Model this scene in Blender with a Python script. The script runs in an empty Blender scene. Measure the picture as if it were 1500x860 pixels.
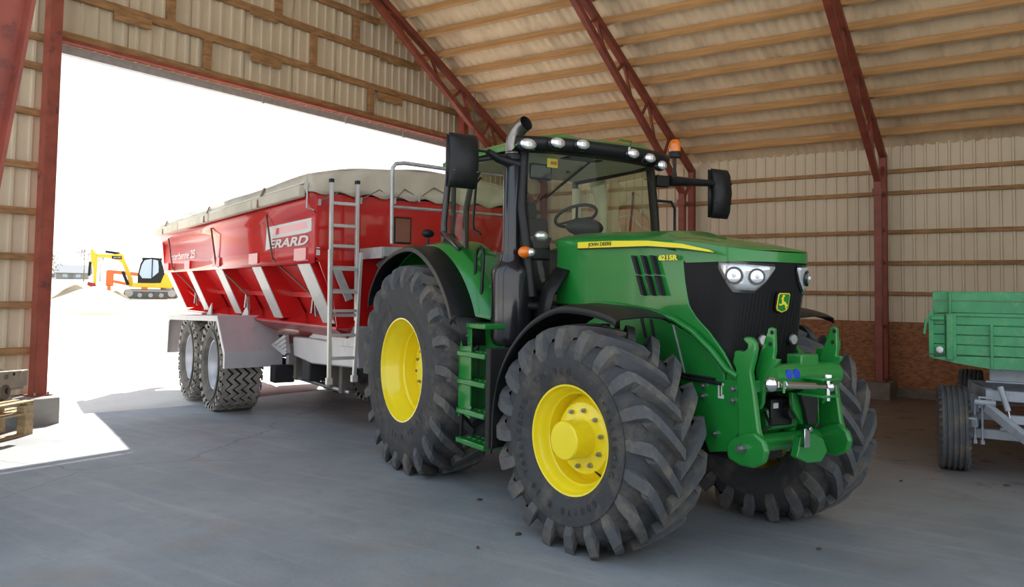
import bpy, bmesh, math, random
from mathutils import Vector, Matrix
PI=math.pi; R=math.radians
C=bpy.context.scene.collection
random.seed(7)
sc=bpy.context.scene

# ---------------- camera, sky, sun, exposure ----------------
cam=bpy.data.cameras.new('camera'); camo=bpy.data.objects.new('camera',cam); C.objects.link(camo)
cam.sensor_fit='HORIZONTAL'; cam.sensor_width=36; cam.lens=28.39; cam.shift_y=-63/1500
cam.clip_end=2000
cr=Vector((0.823478,0.567164,0.014466)); cu=Vector((0.017594,-0.051014,0.998543)); cf=Vector((-0.567076,0.822023,0.051987))
camo.matrix_world=Matrix(((cr.x,cu.x,-cf.x,0),(cr.y,cu.y,-cf.y,0),(cr.z,cu.z,-cf.z,1.73),(0,0,0,1)))
sc.camera=camo
sc.view_settings.view_transform='Standard'; sc.view_settings.look='None'; sc.view_settings.gamma=1
sc.view_settings.use_curve_mapping=False; sc.view_settings.exposure=0.35
world=bpy.data.worlds.new('sky'); sc.world=world; world.use_nodes=True
wn=world.node_tree.nodes; wl=world.node_tree.links
bg=wn['Background']; bg.inputs['Strength'].default_value=1.3
tc=wn.new('ShaderNodeTexCoord'); sep=wn.new('ShaderNodeSeparateXYZ'); ramp=wn.new('ShaderNodeValToRGB')
wl.new(tc.outputs['Generated'],sep.inputs[0]); wl.new(sep.outputs['Z'],ramp.inputs[0]); wl.new(ramp.outputs[0],bg.inputs[0])
ramp.color_ramp.elements[0].position=0.0; ramp.color_ramp.elements[0].color=(1,.98,.95,1)
ramp.color_ramp.elements[1].position=.7; ramp.color_ramp.elements[1].color=(.62,.80,1,1)
sun=bpy.data.lights.new('sun','SUN'); sun.energy=8.5; sun.angle=R(.6); sun.color=(1,.95,.87)
suno=bpy.data.objects.new('sun',sun); C.objects.link(suno); suno.location=(-30,35,40)
suno.rotation_euler=Vector((-.612,.796,1)).to_track_quat('Z','Y').to_euler()

# ---------------- materials ----------------
def mat(name,col,rough=.5,metal=0,coat=0,var=0,scale=4,bump=0,bscale=40,col2=None,spec=.5,dirt=None,dscale=3,dlo=.5,dhi=.7,stretch=None,emit=None,coords='Object'):
    m=bpy.data.materials.new(name); m.use_nodes=True; n=m.node_tree.nodes; l=m.node_tree.links
    b=n['Principled BSDF']; b.inputs['Base Color'].default_value=(*col,1); b.inputs['Roughness'].default_value=rough
    b.inputs['Metallic'].default_value=metal; b.inputs['Coat Weight'].default_value=coat; b.inputs['Coat Roughness'].default_value=.06
    b.inputs['Specular IOR Level'].default_value=spec
    t=n.new('ShaderNodeTexCoord'); mp=n.new('ShaderNodeMapping'); l.new(t.outputs[coords],mp.inputs[0])
    if stretch: mp.inputs['Scale'].default_value=stretch
    out=None
    if var or col2:
        no=n.new('ShaderNodeTexNoise'); no.inputs['Scale'].default_value=scale; no.inputs['Detail'].default_value=5; l.new(mp.outputs[0],no.inputs['Vector'])
        mx=n.new('ShaderNodeMix'); mx.data_type='RGBA'
        mr=n.new('ShaderNodeMapRange'); mr.inputs[1].default_value=.35; mr.inputs[2].default_value=.65; l.new(no.outputs[0],mr.inputs[0]); l.new(mr.outputs[0],mx.inputs[0])
        c2=col2 or tuple(max(0,c*(1-var)) for c in col)
        mx.inputs[6].default_value=(*col,1); mx.inputs[7].default_value=(*c2,1); l.new(mx.outputs[2],b.inputs['Base Color']); out=mx.outputs[2]
    if dirt:
        no=n.new('ShaderNodeTexNoise'); no.inputs['Scale'].default_value=dscale; no.inputs['Detail'].default_value=8; no.inputs['Roughness'].default_value=.65; l.new(mp.outputs[0],no.inputs['Vector'])
        mr=n.new('ShaderNodeMapRange'); mr.inputs[1].default_value=dlo; mr.inputs[2].default_value=dhi; l.new(no.outputs[0],mr.inputs[0])
        mx=n.new('ShaderNodeMix'); mx.data_type='RGBA'; l.new(mr.outputs[0],mx.inputs[0])
        if out: l.new(out,mx.inputs[6])
        else: mx.inputs[6].default_value=(*col,1)
        mx.inputs[7].default_value=(*dirt,1); l.new(mx.outputs[2],b.inputs['Base Color'])
        rr=n.new('ShaderNodeMapRange'); rr.inputs[3].default_value=rough; rr.inputs[4].default_value=min(1,rough+.3); l.new(mr.outputs[0],rr.inputs[0]); l.new(rr.outputs[0],b.inputs['Roughness'])
    if bump:
        no=n.new('ShaderNodeTexNoise'); no.inputs['Scale'].default_value=bscale; no.inputs['Detail'].default_value=4; l.new(mp.outputs[0],no.inputs['Vector'])
        bp=n.new('ShaderNodeBump'); bp.inputs['Strength'].default_value=bump; bp.inputs['Distance'].default_value=.01; l.new(no.outputs[0],bp.inputs['Height']); l.new(bp.outputs[0],b.inputs['Normal'])
    if emit: b.inputs['Emission Color'].default_value=(*emit[:3],1); b.inputs['Emission Strength'].default_value=emit[3]
    return m
def glassmat(name,tint,refl=.12,rough=.0,dust=0):
    m=bpy.data.materials.new(name); m.use_nodes=True; n=m.node_tree.nodes; l=m.node_tree.links; n.remove(n['Principled BSDF'])
    tr=n.new('ShaderNodeBsdfTransparent'); tr.inputs[0].default_value=(*tint,1); g=n.new('ShaderNodeBsdfGlossy'); g.inputs['Roughness'].default_value=rough; g.inputs[0].default_value=(1,1,1,1)
    fr=n.new('ShaderNodeFresnel'); fr.inputs[0].default_value=1.5; a=n.new('ShaderNodeMath'); a.operation='MULTIPLY'; a.inputs[1].default_value=refl/.04; a.use_clamp=True
    l.new(fr.outputs[0],a.inputs[0]); mx=n.new('ShaderNodeMixShader'); l.new(a.outputs[0],mx.inputs[0]); l.new(tr.outputs[0],mx.inputs[1]); l.new(g.outputs[0],mx.inputs[2])
    l.new(mx.outputs[0],n['Material Output'].inputs[0]); return m
MT={}
def defm(k,*a,**kw): MT[k]=mat(k,*a,**kw)
defm('green_paint',(.014,.215,.034),.28,coat=.5,var=.12,scale=2)
defm('green_lower',(.013,.18,.03),.32,coat=.35,var=.2,scale=3,dirt=(.06,.13,.05),dscale=5,dlo=.55,dhi=.9)
defm('yellow_paint',(.92,.74,.015),.3,coat=.4,var=.06,scale=3)
defm('black_plastic',(.013,.0135,.015),.45,spec=.35,var=.3,scale=6,bump=.06,bscale=200)
defm('black_gloss',(.014,.014,.017),.22,coat=.5)
defm('black_matte',(.010,.010,.011),.7)
defm('mesh_black',(.006,.006,.007),.5,spec=.25,bump=.3,bscale=300)
defm('rubber',(.050,.051,.055),.68,spec=.3,var=.3,scale=5,bump=.15,bscale=90,dirt=(.16,.14,.115),dscale=5,dlo=.48,dhi=.80)
defm('rubber_tread',(.092,.096,.103),.7,spec=.3,var=.3,scale=5,bump=.2,bscale=70,dirt=(.21,.18,.145),dscale=5,dlo=.46,dhi=.74)
defm('rubber_block',(.36,.33,.29),.8,var=.3,scale=6,bump=.2,bscale=60)
defm('rubber_letter',(.02,.02,.021),.55)
defm('rubber_old',(.05,.048,.045),.8,var=.3,scale=4,bump=.2,bscale=80,dirt=(.20,.18,.155),dscale=3,dlo=.35,dhi=.7)
defm('rubber_groove',(.016,.016,.016),.8)
defm('chrome',(.75,.75,.76),.15,metal=1)
defm('steel',(.42,.42,.43),.35,metal=.9,var=.2,scale=20)
defm('pipe_steel',(.30,.28,.26),.32,metal=.9,var=.3,scale=8)
defm('galv',(.50,.50,.50),.45,metal=.35,var=.18,scale=12)
defm('alu',(.56,.55,.53),.38,metal=.5,var=.12,scale=10)
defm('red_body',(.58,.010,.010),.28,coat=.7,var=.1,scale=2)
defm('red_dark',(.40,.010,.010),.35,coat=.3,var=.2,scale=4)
defm('tarp',(.60,.54,.43),.8,var=.15,scale=3,bump=.5,bscale=8)
defm('grey_rib',(.50,.48,.45),.4,coat=.2,var=.1,scale=4)
defm('grey_fender',(.47,.46,.47),.4,metal=.2,var=.1,scale=3,dirt=(.40,.34,.28),dscale=6,dlo=.6,dhi=.8)
defm('decal',(.62,.60,.58),.5)
defm('strap',(.22,.15,.10),.8)
defm('brown_window',(.22,.065,.035),.25,coat=.4)
defm('lens',(.85,.86,.88),.22,metal=.75)
defm('lens_face',(.8,.82,.84),.12,metal=.5,var=.15,scale=8)
defm('amber',(.95,.22,.01),.2,coat=.6,var=.3,scale=25)
defm('red_plastic',(.6,.02,.02),.3)
defm('blue_plastic',(.02,.05,.55),.35)
defm('white_paint',(.8,.8,.8),.45)
defm('yellow_decal',(.9,.75,.03),.4)
defm('cream_trim',(.80,.77,.62),.7,var=.08)
defm('dark_trim',(.035,.037,.037),.6)
defm('seat_cloth',(.05,.05,.052),.9)
defm('wood_purlin',(.58,.33,.14),.7,var=.25,scale=3,stretch=(.5,6,6),bump=.2,bscale=20)
defm('wood_girt',(.44,.24,.10),.75,var=.4,scale=4,stretch=(1,1,5),bump=.2,bscale=25)
defm('red_steel',(.27,.062,.038),.5,var=.3,scale=4,dirt=(.10,.03,.025),dscale=7,dlo=.6,dhi=.8)
defm('red_steel_worn',(.36,.085,.055),.55,var=.25,scale=6,dirt=(.10,.045,.045),dscale=5,dlo=.58,dhi=.72)
defm('sheet_wall',(.69,.585,.425),.5,var=.06,scale=.8,dirt=(.58,.46,.30),dscale=.6,dlo=.5,dhi=.95)
defm('sheet_roof',(.84,.68,.47),.7,var=.1,scale=1.2,dirt=(.50,.36,.23),dscale=.9,dlo=.5,dhi=.78,stretch=(2.2,.6,1))
defm('concrete',(.36,.35,.32),.85,var=.2,scale=5,bump=.3,bscale=50)
defm('concrete_base',(.20,.165,.13),.9,var=.3,scale=5,bump=.3,bscale=50)
defm('gravel',(.62,.60,.55),.95,var=.25,scale=25,bump=.6,bscale=40)
defm('soil',(.28,.21,.12),.95,var=.4,scale=1.5,bump=.8,bscale=6)
defm('excavator_yellow',(.88,.55,.02),.4,coat=.3)
defm('orange_paint',(.75,.18,.05),.5)
defm('track_grey',(.16,.14,.12),.8,var=.3)
defm('pallet_wood',(.50,.38,.22),.8,var=.3,scale=4,stretch=(6,1,6),bump=.3,bscale=30)
defm('implement_grey',(.40,.36,.29),.6,metal=.2,var=.2,scale=6)
defm('trailer_green',(.055,.36,.145),.5,coat=.1,var=.22,scale=5,dirt=(.16,.42,.19),dscale=9,dlo=.5,dhi=.8,bump=.15,bscale=30)
defm('chassis_grey',(.40,.44,.50),.45,var=.2,scale=6,dirt=(.14,.13,.12),dscale=8,dlo=.58,dhi=.8)
defm('rim_silver',(.62,.62,.66),.35,metal=.35,var=.1)
defm('rim_red',(.38,.012,.012),.5)
defm('debris',(.11,.06,.035),.9,var=.4)
defm('bark',(.22,.19,.16),.9); defm('leaf_green',(.22,.26,.12),.8,var=.3)
defm('house_grey',(.34,.34,.34),.8); defm('house_white',(.7,.7,.68),.7); defm('roof_grey',(.25,.25,.26),.8)
defm('tank_blue',(.5,.6,.7),.5)
MT['cab_glass']=glassmat('cab_glass',(.80,.84,.73),.014)
MT['lamp_glass']=glassmat('lamp_glass',(.95,.96,.97),.05)
def osb():
    m=bpy.data.materials.new('osb'); m.use_nodes=True; n=m.node_tree.nodes; l=m.node_tree.links; b=n['Principled BSDF']; b.inputs['Roughness'].default_value=.75
    t=n.new('ShaderNodeTexCoord'); mp=n.new('ShaderNodeMapping'); mp.inputs['Scale'].default_value=(14,14,36); mp.inputs['Rotation'].default_value=(0,.4,0); l.new(t.outputs['Object'],mp.inputs[0])
    v=n.new('ShaderNodeTexVoronoi'); v.inputs['Scale'].default_value=1; l.new(mp.outputs[0],v.inputs['Vector'])
    r=n.new('ShaderNodeValToRGB'); l.new(v.outputs['Color'],r.inputs[0]); e=r.color_ramp.elements
    e[0].color=(.17,.055,.02,1); e[1].color=(.38,.16,.06,1); l.new(r.outputs[0],b.inputs['Base Color']); return m
MT['osb']=osb()
def floormat():
    m=bpy.data.materials.new('floor_concrete'); m.use_nodes=True; n=m.node_tree.nodes; l=m.node_tree.links; b=n['Principled BSDF']; b.inputs['Roughness'].default_value=.62; b.inputs['Specular IOR Level'].default_value=.4
    t=n.new('ShaderNodeTexCoord'); P=t.outputs['Object']
    def noise(s,d=6,r=.6,vec=P):
        x=n.new('ShaderNodeTexNoise'); x.inputs['Scale'].default_value=s; x.inputs['Detail'].default_value=d; x.inputs['Roughness'].default_value=r; l.new(vec,x.inputs['Vector']); return x.outputs[0]
    def rng(v,a,bb,c=0,d=1):
        x=n.new('ShaderNodeMapRange'); l.new(v,x.inputs[0]); x.inputs[1].default_value=a; x.inputs[2].default_value=bb; x.inputs[3].default_value=c; x.inputs[4].default_value=d; return x.outputs[0]
    def mix(f,a,c2,mode='MIX'):
        x=n.new('ShaderNodeMix'); x.data_type='RGBA'; x.blend_type=mode; l.new(f,x.inputs[0])
        if isinstance(a,tuple): x.inputs[6].default_value=(*a,1)
        else: l.new(a,x.inputs[6])
        x.inputs[7].default_value=(*c2,1); return x.outputs[2]
    def mul(a,c2):
        x=n.new('ShaderNodeMath'); x.operation='MULTIPLY'; l.new(a,x.inputs[0])
        if isinstance(c2,float): x.inputs[1].default_value=c2
        else: l.new(c2,x.inputs[1])
        return x.outputs[0]
    base=mix(rng(noise(.8),.35,.65),(.225,.245,.265),(.315,.33,.345))
    base=mix(mul(rng(noise(5,8,.7),.5,.75),.5),base,(.18,.195,.21))
    mp=n.new('ShaderNodeMapping'); mp.inputs['Rotation'].default_value=(0,0,.42); mp.inputs['Scale'].default_value=(.5,5,1); l.new(P,mp.inputs[0])
    base=mix(mul(rng(noise(1.2,5,.6,mp.outputs[0]),.52,.75),.45),base,(.42,.42,.42))
    # dirt trodden in beside the back wall
    sp=n.new('ShaderNodeSeparateXYZ'); l.new(P,sp.inputs[0])
    yy=rng(sp.outputs[1],7.5,11.5); xx=rng(sp.outputs[0],-6.5,-2.5)
    base=mix(mul(mul(yy,xx),.92),base,(.17,.115,.085))
    base=mix(mul(mul(yy,xx),rng(noise(3,8,.75),.56,.62)),base,(.055,.032,.022))
    yy2=rng(noise(1.7,4,.5),.60,.66)
    base=mix(mul(yy2,.3),base,(.30,.25,.20))
    # hairline cracks
    vd=n.new('ShaderNodeTexVoronoi'); vd.feature='DISTANCE_TO_EDGE'; vd.inputs['Scale'].default_value=.28
    nv=n.new('ShaderNodeTexNoise'); nv.inputs['Scale'].default_value=1.5; nv.inputs['Detail'].default_value=6; l.new(P,nv.inputs['Vector'])
    ad=n.new('ShaderNodeMixRGB'); ad.blend_type='ADD'; ad.inputs[0].default_value=.5; l.new(P,ad.inputs[1]); l.new(nv.outputs['Color'],ad.inputs[2]); l.new(ad.outputs[0],vd.inputs['Vector'])
    ck=rng(vd.outputs['Distance'],.0,.006,1,0)
    ck=mul(ck,rng(sp.outputs[0],-6.5,-8.0))
    base=mix(ck,base,(.17,.165,.16))
    l.new(base,b.inputs['Base Color'])
    bp=n.new('ShaderNodeBump'); bp.inputs['Strength'].default_value=.25; bp.inputs['Distance'].default_value=.01; l.new(noise(30,5,.7),bp.inputs['Height']); l.new(bp.outputs[0],b.inputs['Normal'])
    return m
MT['floor']=floormat()
def groundmat():
    m=bpy.data.materials.new('yard_ground'); m.use_nodes=True; n=m.node_tree.nodes; l=m.node_tree.links; b=n['Principled BSDF']; b.inputs['Roughness'].default_value=.95; b.inputs['Specular IOR Level'].default_value=.1
    t=n.new('ShaderNodeTexCoord'); P=t.outputs['Object']
    x=n.new('ShaderNodeTexNoise'); x.inputs['Scale'].default_value=.12; x.inputs['Detail'].default_value=10; x.inputs['Roughness'].default_value=.7; l.new(P,x.inputs['Vector'])
    r=n.new('ShaderNodeValToRGB'); l.new(x.outputs[0],r.inputs[0]); e=r.color_ramp.elements
    e[0].position=.44; e[0].color=(.60,.54,.44,1); e[1].position=.62; e[1].color=(.40,.29,.14,1)
    sp=n.new('ShaderNodeSeparateXYZ'); l.new(P,sp.inputs[0]); mr=n.new('ShaderNodeMapRange'); mr.inputs[1].default_value=-22; mr.inputs[2].default_value=-32; l.new(sp.outputs[0],mr.inputs[0])
    mx=n.new('ShaderNodeMix'); mx.data_type='RGBA'; l.new(mr.outputs[0],mx.inputs[0]); mx.inputs[6].default_value=(.66,.64,.60,1); l.new(r.outputs[0],mx.inputs[7])
    l.new(mx.outputs[2],b.inputs['Base Color'])
    no=n.new('ShaderNodeTexNoise'); no.inputs['Scale'].default_value=1.5; no.inputs['Detail'].default_value=8; l.new(P,no.inputs['Vector'])
    bp=n.new('ShaderNodeBump'); bp.inputs['Strength'].default_value=.6; bp.inputs['Distance'].default_value=.1; l.new(no.outputs[0],bp.inputs['Height']); l.new(bp.outputs[0],b.inputs['Normal']); return m
MT['ground']=groundmat()

# ---------------- mesh helpers ----------------
class M:
    def __init__(s): s.v=[]; s.f=[]
    def add(s,v,f): k=len(s.v); s.v+=[tuple(p) for p in v]; s.f+=[tuple(i+k for i in q) for q in f]; return s
    def bx(s,x0,x1,y0,y1,z0,z1):
        return s.add([(x0,y0,z0),(x1,y0,z0),(x1,y1,z0),(x0,y1,z0),(x0,y0,z1),(x1,y0,z1),(x1,y1,z1),(x0,y1,z1)],[(0,3,2,1),(4,5,6,7),(0,1,5,4),(1,2,6,5),(2,3,7,6),(3,0,4,7)])
    def ob(s,c,d,m):   # oriented box: centre, half sizes, 3x3 matrix
        vs=[]
        for dz in (-1,1):
            for dx,dy in ((-1,-1),(1,-1),(1,1),(-1,1)): vs.append(Vector(c)+m@Vector((dx*d[0],dy*d[1],dz*d[2])))
        return s.add(vs,[(0,3,2,1),(4,5,6,7),(0,1,5,4),(1,2,6,5),(2,3,7,6),(3,0,4,7)])
    def beam(s,a,b,w,h,up=(0,0,1)):  # box beam from a to b, w across, h along up
        a=Vector(a);b=Vector(b);d=(b-a).normalized();u=Vector(up);x=d.cross(u)
        if x.length<1e-4: x=d.cross(Vector((1,0,0)))
        x.normalize();u=x.cross(d).normalized()
        vs=[p+x*(i*w/2)+u*(j*h/2) for p in (a,b) for i,j in ((-1,-1),(1,-1),(1,1),(-1,1))]
        return s.add(vs,[(0,3,2,1),(4,5,6,7),(0,1,5,4),(1,2,6,5),(2,3,7,6),(3,0,4,7)])
    def tube(s,pts,r,n=8,caps=True):
        pts=[Vector(p) for p in pts]; rs=r if isinstance(r,(list,tuple)) else [r]*len(pts); u=None; rings=[]
        for i,p in enumerate(pts):
            d=(pts[min(i+1,len(pts)-1)]-pts[max(i-1,0)]).normalized()
            if u is None:
                u=d.cross(Vector((0,0,1)))
                if u.length<.05: u=d.cross(Vector((1,0,0)))
            else: u=u-d*u.dot(d)
            u.normalize(); w=d.cross(u); rings.append([p+(u*math.cos(2*PI*k/n)+w*math.sin(2*PI*k/n))*rs[i] for k in range(n)])
        vs=[q for g in rings for q in g]; fs=[]
        for i in range(len(pts)-1):
            for k in range(n): fs.append((i*n+k,i*n+(k+1)%n,(i+1)*n+(k+1)%n,(i+1)*n+k))
        if caps: fs.append(tuple(range(n))[::-1]); fs.append(tuple((len(pts)-1)*n+k for k in range(n)))
        return s.add(vs,fs)
    def cyl(s,a,b,r,r2=None,n=16): return s.tube([a,b],[r,r if r2 is None else r2],n)
    def prism(s,poly,ax,a,b):
        if b<a: a,b=b,a
        n=len(poly); mk={'x':lambda p,t:(t,p[0],p[1]),'y':lambda p,t:(p[0],t,p[1]),'z':lambda p,t:(p[0],p[1],t)}[ax]
        vs=[mk(p,a) for p in poly]+[mk(p,b) for p in poly]
        return s.add(vs,[tuple(range(n)),tuple(range(n,2*n))[::-1]]+[(i,(i+1)%n,n+(i+1)%n,n+i) for i in range(n)])
    def lathe(s,prof,c,ax='y',n=32,closed=False): # prof (r,h)
        c=Vector(c); vs=[]; fs=[]
        for k in range(n):
            t=2*PI*k/n; ct,st=math.cos(t),math.sin(t)
            for r,h in prof: vs.append(c+(Vector((r*ct,h,r*st)) if ax=='y' else Vector((r*ct,r*st,h)) if ax=='z' else Vector((h,r*ct,r*st))))
        m=len(prof)
        for k in range(n):
            k2=(k+1)%n
            for j in range(m-1 if not closed else m): j2=(j+1)%m; fs.append((k*m+j,k*m+j2,k2*m+j2,k2*m+j))
        return s.add(vs,fs)
    def grid(s,rows,close=False):
        n=len(rows[0]); vs=[p for g in rows for p in g]
        return s.add(vs,[(i*n+k,i*n+k+1,(i+1)*n+k+1,(i+1)*n+k) for i in range(len(rows)-1) for k in range(n-1)])
    def ell(s,c,rx,ry,rz,n=14,m=8):
        vs=[];fs=[]
        for i in range(m+1):
            a=PI*i/m-PI/2
            for k in range(n): t=2*PI*k/n; vs.append((c[0]+rx*math.cos(a)*math.cos(t),c[1]+ry*math.cos(a)*math.sin(t),c[2]+rz*math.sin(a)))
        for i in range(m):
            for k in range(n): fs.append((i*n+k,i*n+(k+1)%n,(i+1)*n+(k+1)%n,(i+1)*n+k))
        return s.add(vs,fs)
    def mesh(s,name,m,smooth=30,recalc=True):
        me=bpy.data.meshes.new(name); me.from_pydata(s.v,[],s.f)
        if recalc:
            b=bmesh.new(); b.from_mesh(me); bmesh.ops.remove_doubles(b,verts=b.verts,dist=1e-5); bmesh.ops.recalc_face_normals(b,faces=b.faces); b.to_mesh(me); b.free()
        if m: me.materials.append(MT[m])
        if smooth: me.shade_smooth(); me.set_sharp_from_angle(angle=R(smooth))
        return me
    def obj(s,name,m,parent=None,bevel=0,smooth=30,solid=0,seg=2,recalc=True):
        o=bpy.data.objects.new(name,s.mesh(name,m,smooth,recalc)); C.objects.link(o); o.parent=parent
        if solid: md=o.modifiers.new('s','SOLIDIFY'); md.thickness=solid; md.offset=0
        if bevel: md=o.modifiers.new('b','BEVEL'); md.width=bevel; md.segments=seg; md.limit_method='ANGLE'; md.angle_limit=R(40); md.use_clamp_overlap=True; md.harden_normals=False
        return o
def tag(o,label=None,cat=None,group=None,kind=None):
    if label: o['label']=label
    if cat: o['category']=cat
    if group: o['group']=group
    if kind: o['kind']=kind
    return o
def empty(name,loc=(0,0,0),rz=0,parent=None):
    o=bpy.data.objects.new(name,None); C.objects.link(o); o.location=loc; o.rotation_euler=(0,0,rz); o.parent=parent; o.empty_display_size=.2; return o
def crv(P,n=5):
    out=[]
    for i in range(len(P)-1):
        p0=P[max(i-1,0)];p1=P[i];p2=P[i+1];p3=P[min(i+2,len(P)-1)]
        for k in range(n):
            t=k/n; out.append(tuple(.5*(2*b+(c-a)*t+(2*a-5*b+4*c-d)*t*t+(3*b-a-3*c+d)*t**3) for a,b,c,d in zip(p0,p1,p2,p3)))
    return out+[tuple(P[-1])]
def arc(cx,cz,r,a0,a1,n): return [(cx+r*math.cos(R(a0+(a1-a0)*i/n)),cz+r*math.sin(R(a0+(a1-a0)*i/n))) for i in range(n+1)]
def textmesh(txt,size,ext=.002,shear=0,space=1,bold=0):
    cu=bpy.data.curves.new('t','FONT'); cu.body=txt; cu.size=size; cu.extrude=ext; cu.shear=shear; cu.space_character=space; cu.offset=bold; cu.align_x='LEFT'
    o=bpy.data.objects.new('t',cu); C.objects.link(o); dg=bpy.context.evaluated_depsgraph_get(); me=bpy.data.meshes.new_from_object(o.evaluated_get(dg)); C.objects.unlink(o); bpy.data.objects.remove(o)
    me.materials.clear(); return me
def lettering(txt,m,parent,origin,xd,yd,width=None,height=None,ext=.002,shear=0,bold=0,name='lettering'):
    me=textmesh(txt,1,0,shear,1,bold); xs=[v.co.x for v in me.vertices]; ys=[v.co.y for v in me.vertices]
    x0,x1,y0,y1=min(xs),max(xs),min(ys),max(ys); xd=Vector(xd).normalized(); yd=Vector(yd).normalized(); nd=xd.cross(yd)
    for v in me.vertices:
        a=(v.co.x-x0)/(x1-x0)*width; b=(v.co.y-y0)/(y1-y0)*height
        v.co=Vector(origin)+xd*a+yd*b+nd*ext
    me.materials.append(MT[m]); o=bpy.data.objects.new(name,me); C.objects.link(o); o.parent=parent; o['kind']='stuff'; return o
def arctext(txt,m,parent,c,r,size,a0,step,y,name='lettering'):  # letters round a wheel on its -y side; a0 degrees, clockwise seen from -y
    M_=M(); 
    for i,ch in enumerate(txt):
        if ch==' ': continue
        me=textmesh(ch,size,.0); w=max(v.co.x for v in me.vertices)-min(v.co.x for v in me.vertices); a=R(a0-step*i)
        rd=Vector((math.cos(a),0,math.sin(a))); tg=Vector((math.sin(a),0,-math.cos(a)))
        M_.add([Vector(c)+rd*(r+v.co.y)+tg*(v.co.x-w/2)+Vector((0,y,0)) for v in me.vertices],[tuple(p.vertices) for p in me.polygons]); bpy.data.meshes.remove(me)
    return tag(M_.obj(name,m,parent,smooth=0,recalc=False),kind='stuff')


# ---------------- setting: floor, ground, walls, roof ----------------
GX=-11.15; BY=16.72; NY=-3.6; OY=2.3; RY_=6.0
def fz(x,y=7.5): return -.0168*max(0,y-9.5)-.0125*max(0,-5-x)*min(1,max(0,(y-5.4)/2.0))
def chord(y): return 12.505-.485*y if y>=RY_ else 12.505-.485*(2*RY_-y)
def roofz(y): return chord(y)+.185
m=M(); xs=[12,4,0,-3,-5,-6,-7,-8,-9,-10,-11.2]; ys=[NY,0,3,4.5,5.4,6,6.5,7,7.4,8,9.5,11,13,15,16.85]
m.grid([[(x,y,fz(x,y)) for y in ys] for x in xs]); m.grid([[(x,y,fz(x,y)-.3) for y in ys] for x in xs])
tag(m.obj('floor','floor'),kind='structure')
def tz(x,y):
    d=math.hypot(x,y)
    if x>-11.2: return -.24
    z=-.125 if d<14 else -.125+(d-14)*.0273
    if d>57: z=1.05+(d-57)*.020
    if d>170: z=3.31+(d-170)*.010
    return z+.06*math.sin(x*.31+1)*math.sin(y*.23)*min(1,max(0,(d-16)/10))
m=M()
gx=[400,60,12,-5,-11.1,-11.21]+[-11.3-.9*i-.05*i*i for i in range(1,60)]+[-280,-400,-600]
gy=[-400,-150,-60]+[-40+2.2*i for i in range(0,50)]+[90,120,170,250,400]
m.grid([[(x,y,tz(x,y)) for y in gy] for x in gx]); tag(m.obj('ground','ground',smooth=60),kind='structure')

RP=.2
def ribbed(y0,y1,z0f,z1f,x,rib=.03,axis='y'):
    """one sheet: upright ribs every 20 cm, clipped to a bottom and a top line"""
    pr=[]; k=math.floor(y0/RP)
    t=k*RP
    while t<y1+RP:
        for dy,h in ((0,0),(.012,rib),(.045,rib),(.057,0)):
            q=t+dy
            if y0<q<y1: pr.append((q,h))
        t+=RP
    pr=[(y0,0)]+pr+[(y1,0)]
    if axis=='y': rows=[[(x+h,q,z0f(q)),(x+h,q,z1f(q))] for q,h in pr]
    else: rows=[[(q,x-h,z0f(q)),(q,x-h,z1f(q))] for q,h in pr]
    return M().grid(rows)
DY0,DY1,DZ=5.235,13.60,4.985
wg=tag(empty('wall_gable'),kind='structure')
y=OY
while y<BY-.01:
    e=min(y+1.0,BY)
    for a,b_ in ((y,e),):
        cuts=[a]+[c for c in (DY0,DY1) if a<c<b_]+[b_]
        for p,q in zip(cuts,cuts[1:]):
            mid=(p+q)/2; lo=DZ if DY0<mid<DY1 else -.05
            ribbed(p-.004,q+.004,lambda t,lo=lo:lo,lambda t:roofz(t)+.05,GX).obj('wall_panel','sheet_wall',wg,smooth=0,recalc=False)
    y=e
# girts, studs and splice boards on the gable
def girt(y0,y1,z,parent=wg,h=.11,d=.07,x=GX+.06): return M().bx(x-.03,x+d-.03,y0,y1,z-h/2,z+h/2).obj('girt','wood_girt',parent,bevel=.006)
GZ=[[(10.378,5.684)][0][1],[(10.562,6.377)][0][1],[(10.700,6.993)][0][1],7.75]
for i,z in enumerate(GZ):
    ymax=min(BY-.1,(12.505-z)/.485-.05); ylo=max(OY,2*RY_-ymax)
    girt(ylo,ymax,z,h=.12)
for (y0,z0),(y1,z1) in ([(6.018,5.510),(6.581,5.643)],[(8.332,5.497),(8.958,5.629)],[(8.303,6.268),(8.858,6.385)],[(11.352,6.274),(11.937,6.392)],[(11.321,5.482),(12.004,5.582)]):
    M().bx(GX+.10,GX+.135,y0,y1,(z0+z1)/2-.075,(z0+z1)/2+.075).obj('splice_board','wood_girt',wg,bevel=.004)
for yy,a_,b_ in (([(7.557,5.283)][0][0],DZ+.1,GZ[0]),([(11.174,5.371)][0][0],DZ+.1,GZ[0]),([(6.913,5.855)][0][0],GZ[0],GZ[1]),([(9.706,6.000)][0][0],GZ[0],GZ[1]),([(8.909,6.567)][0][0],GZ[1],GZ[2]),([(10.745,6.729)][0][0],GZ[1],GZ[2])):
    M().bx(GX+.03,GX+.10,yy-.065,yy+.065,a_+.05,b_-.05).obj('stud','wood_girt',wg,bevel=.005)
for z in (4.99,4.60,3.99,3.29,2.69,2.10,1.48,.89): girt(OY,DY0-.1,z,h=.09)
M().bx(GX+.03,GX+.12,OY,DY0-.1,.18,.33).obj('sill_board','wood_girt',wg)
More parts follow.
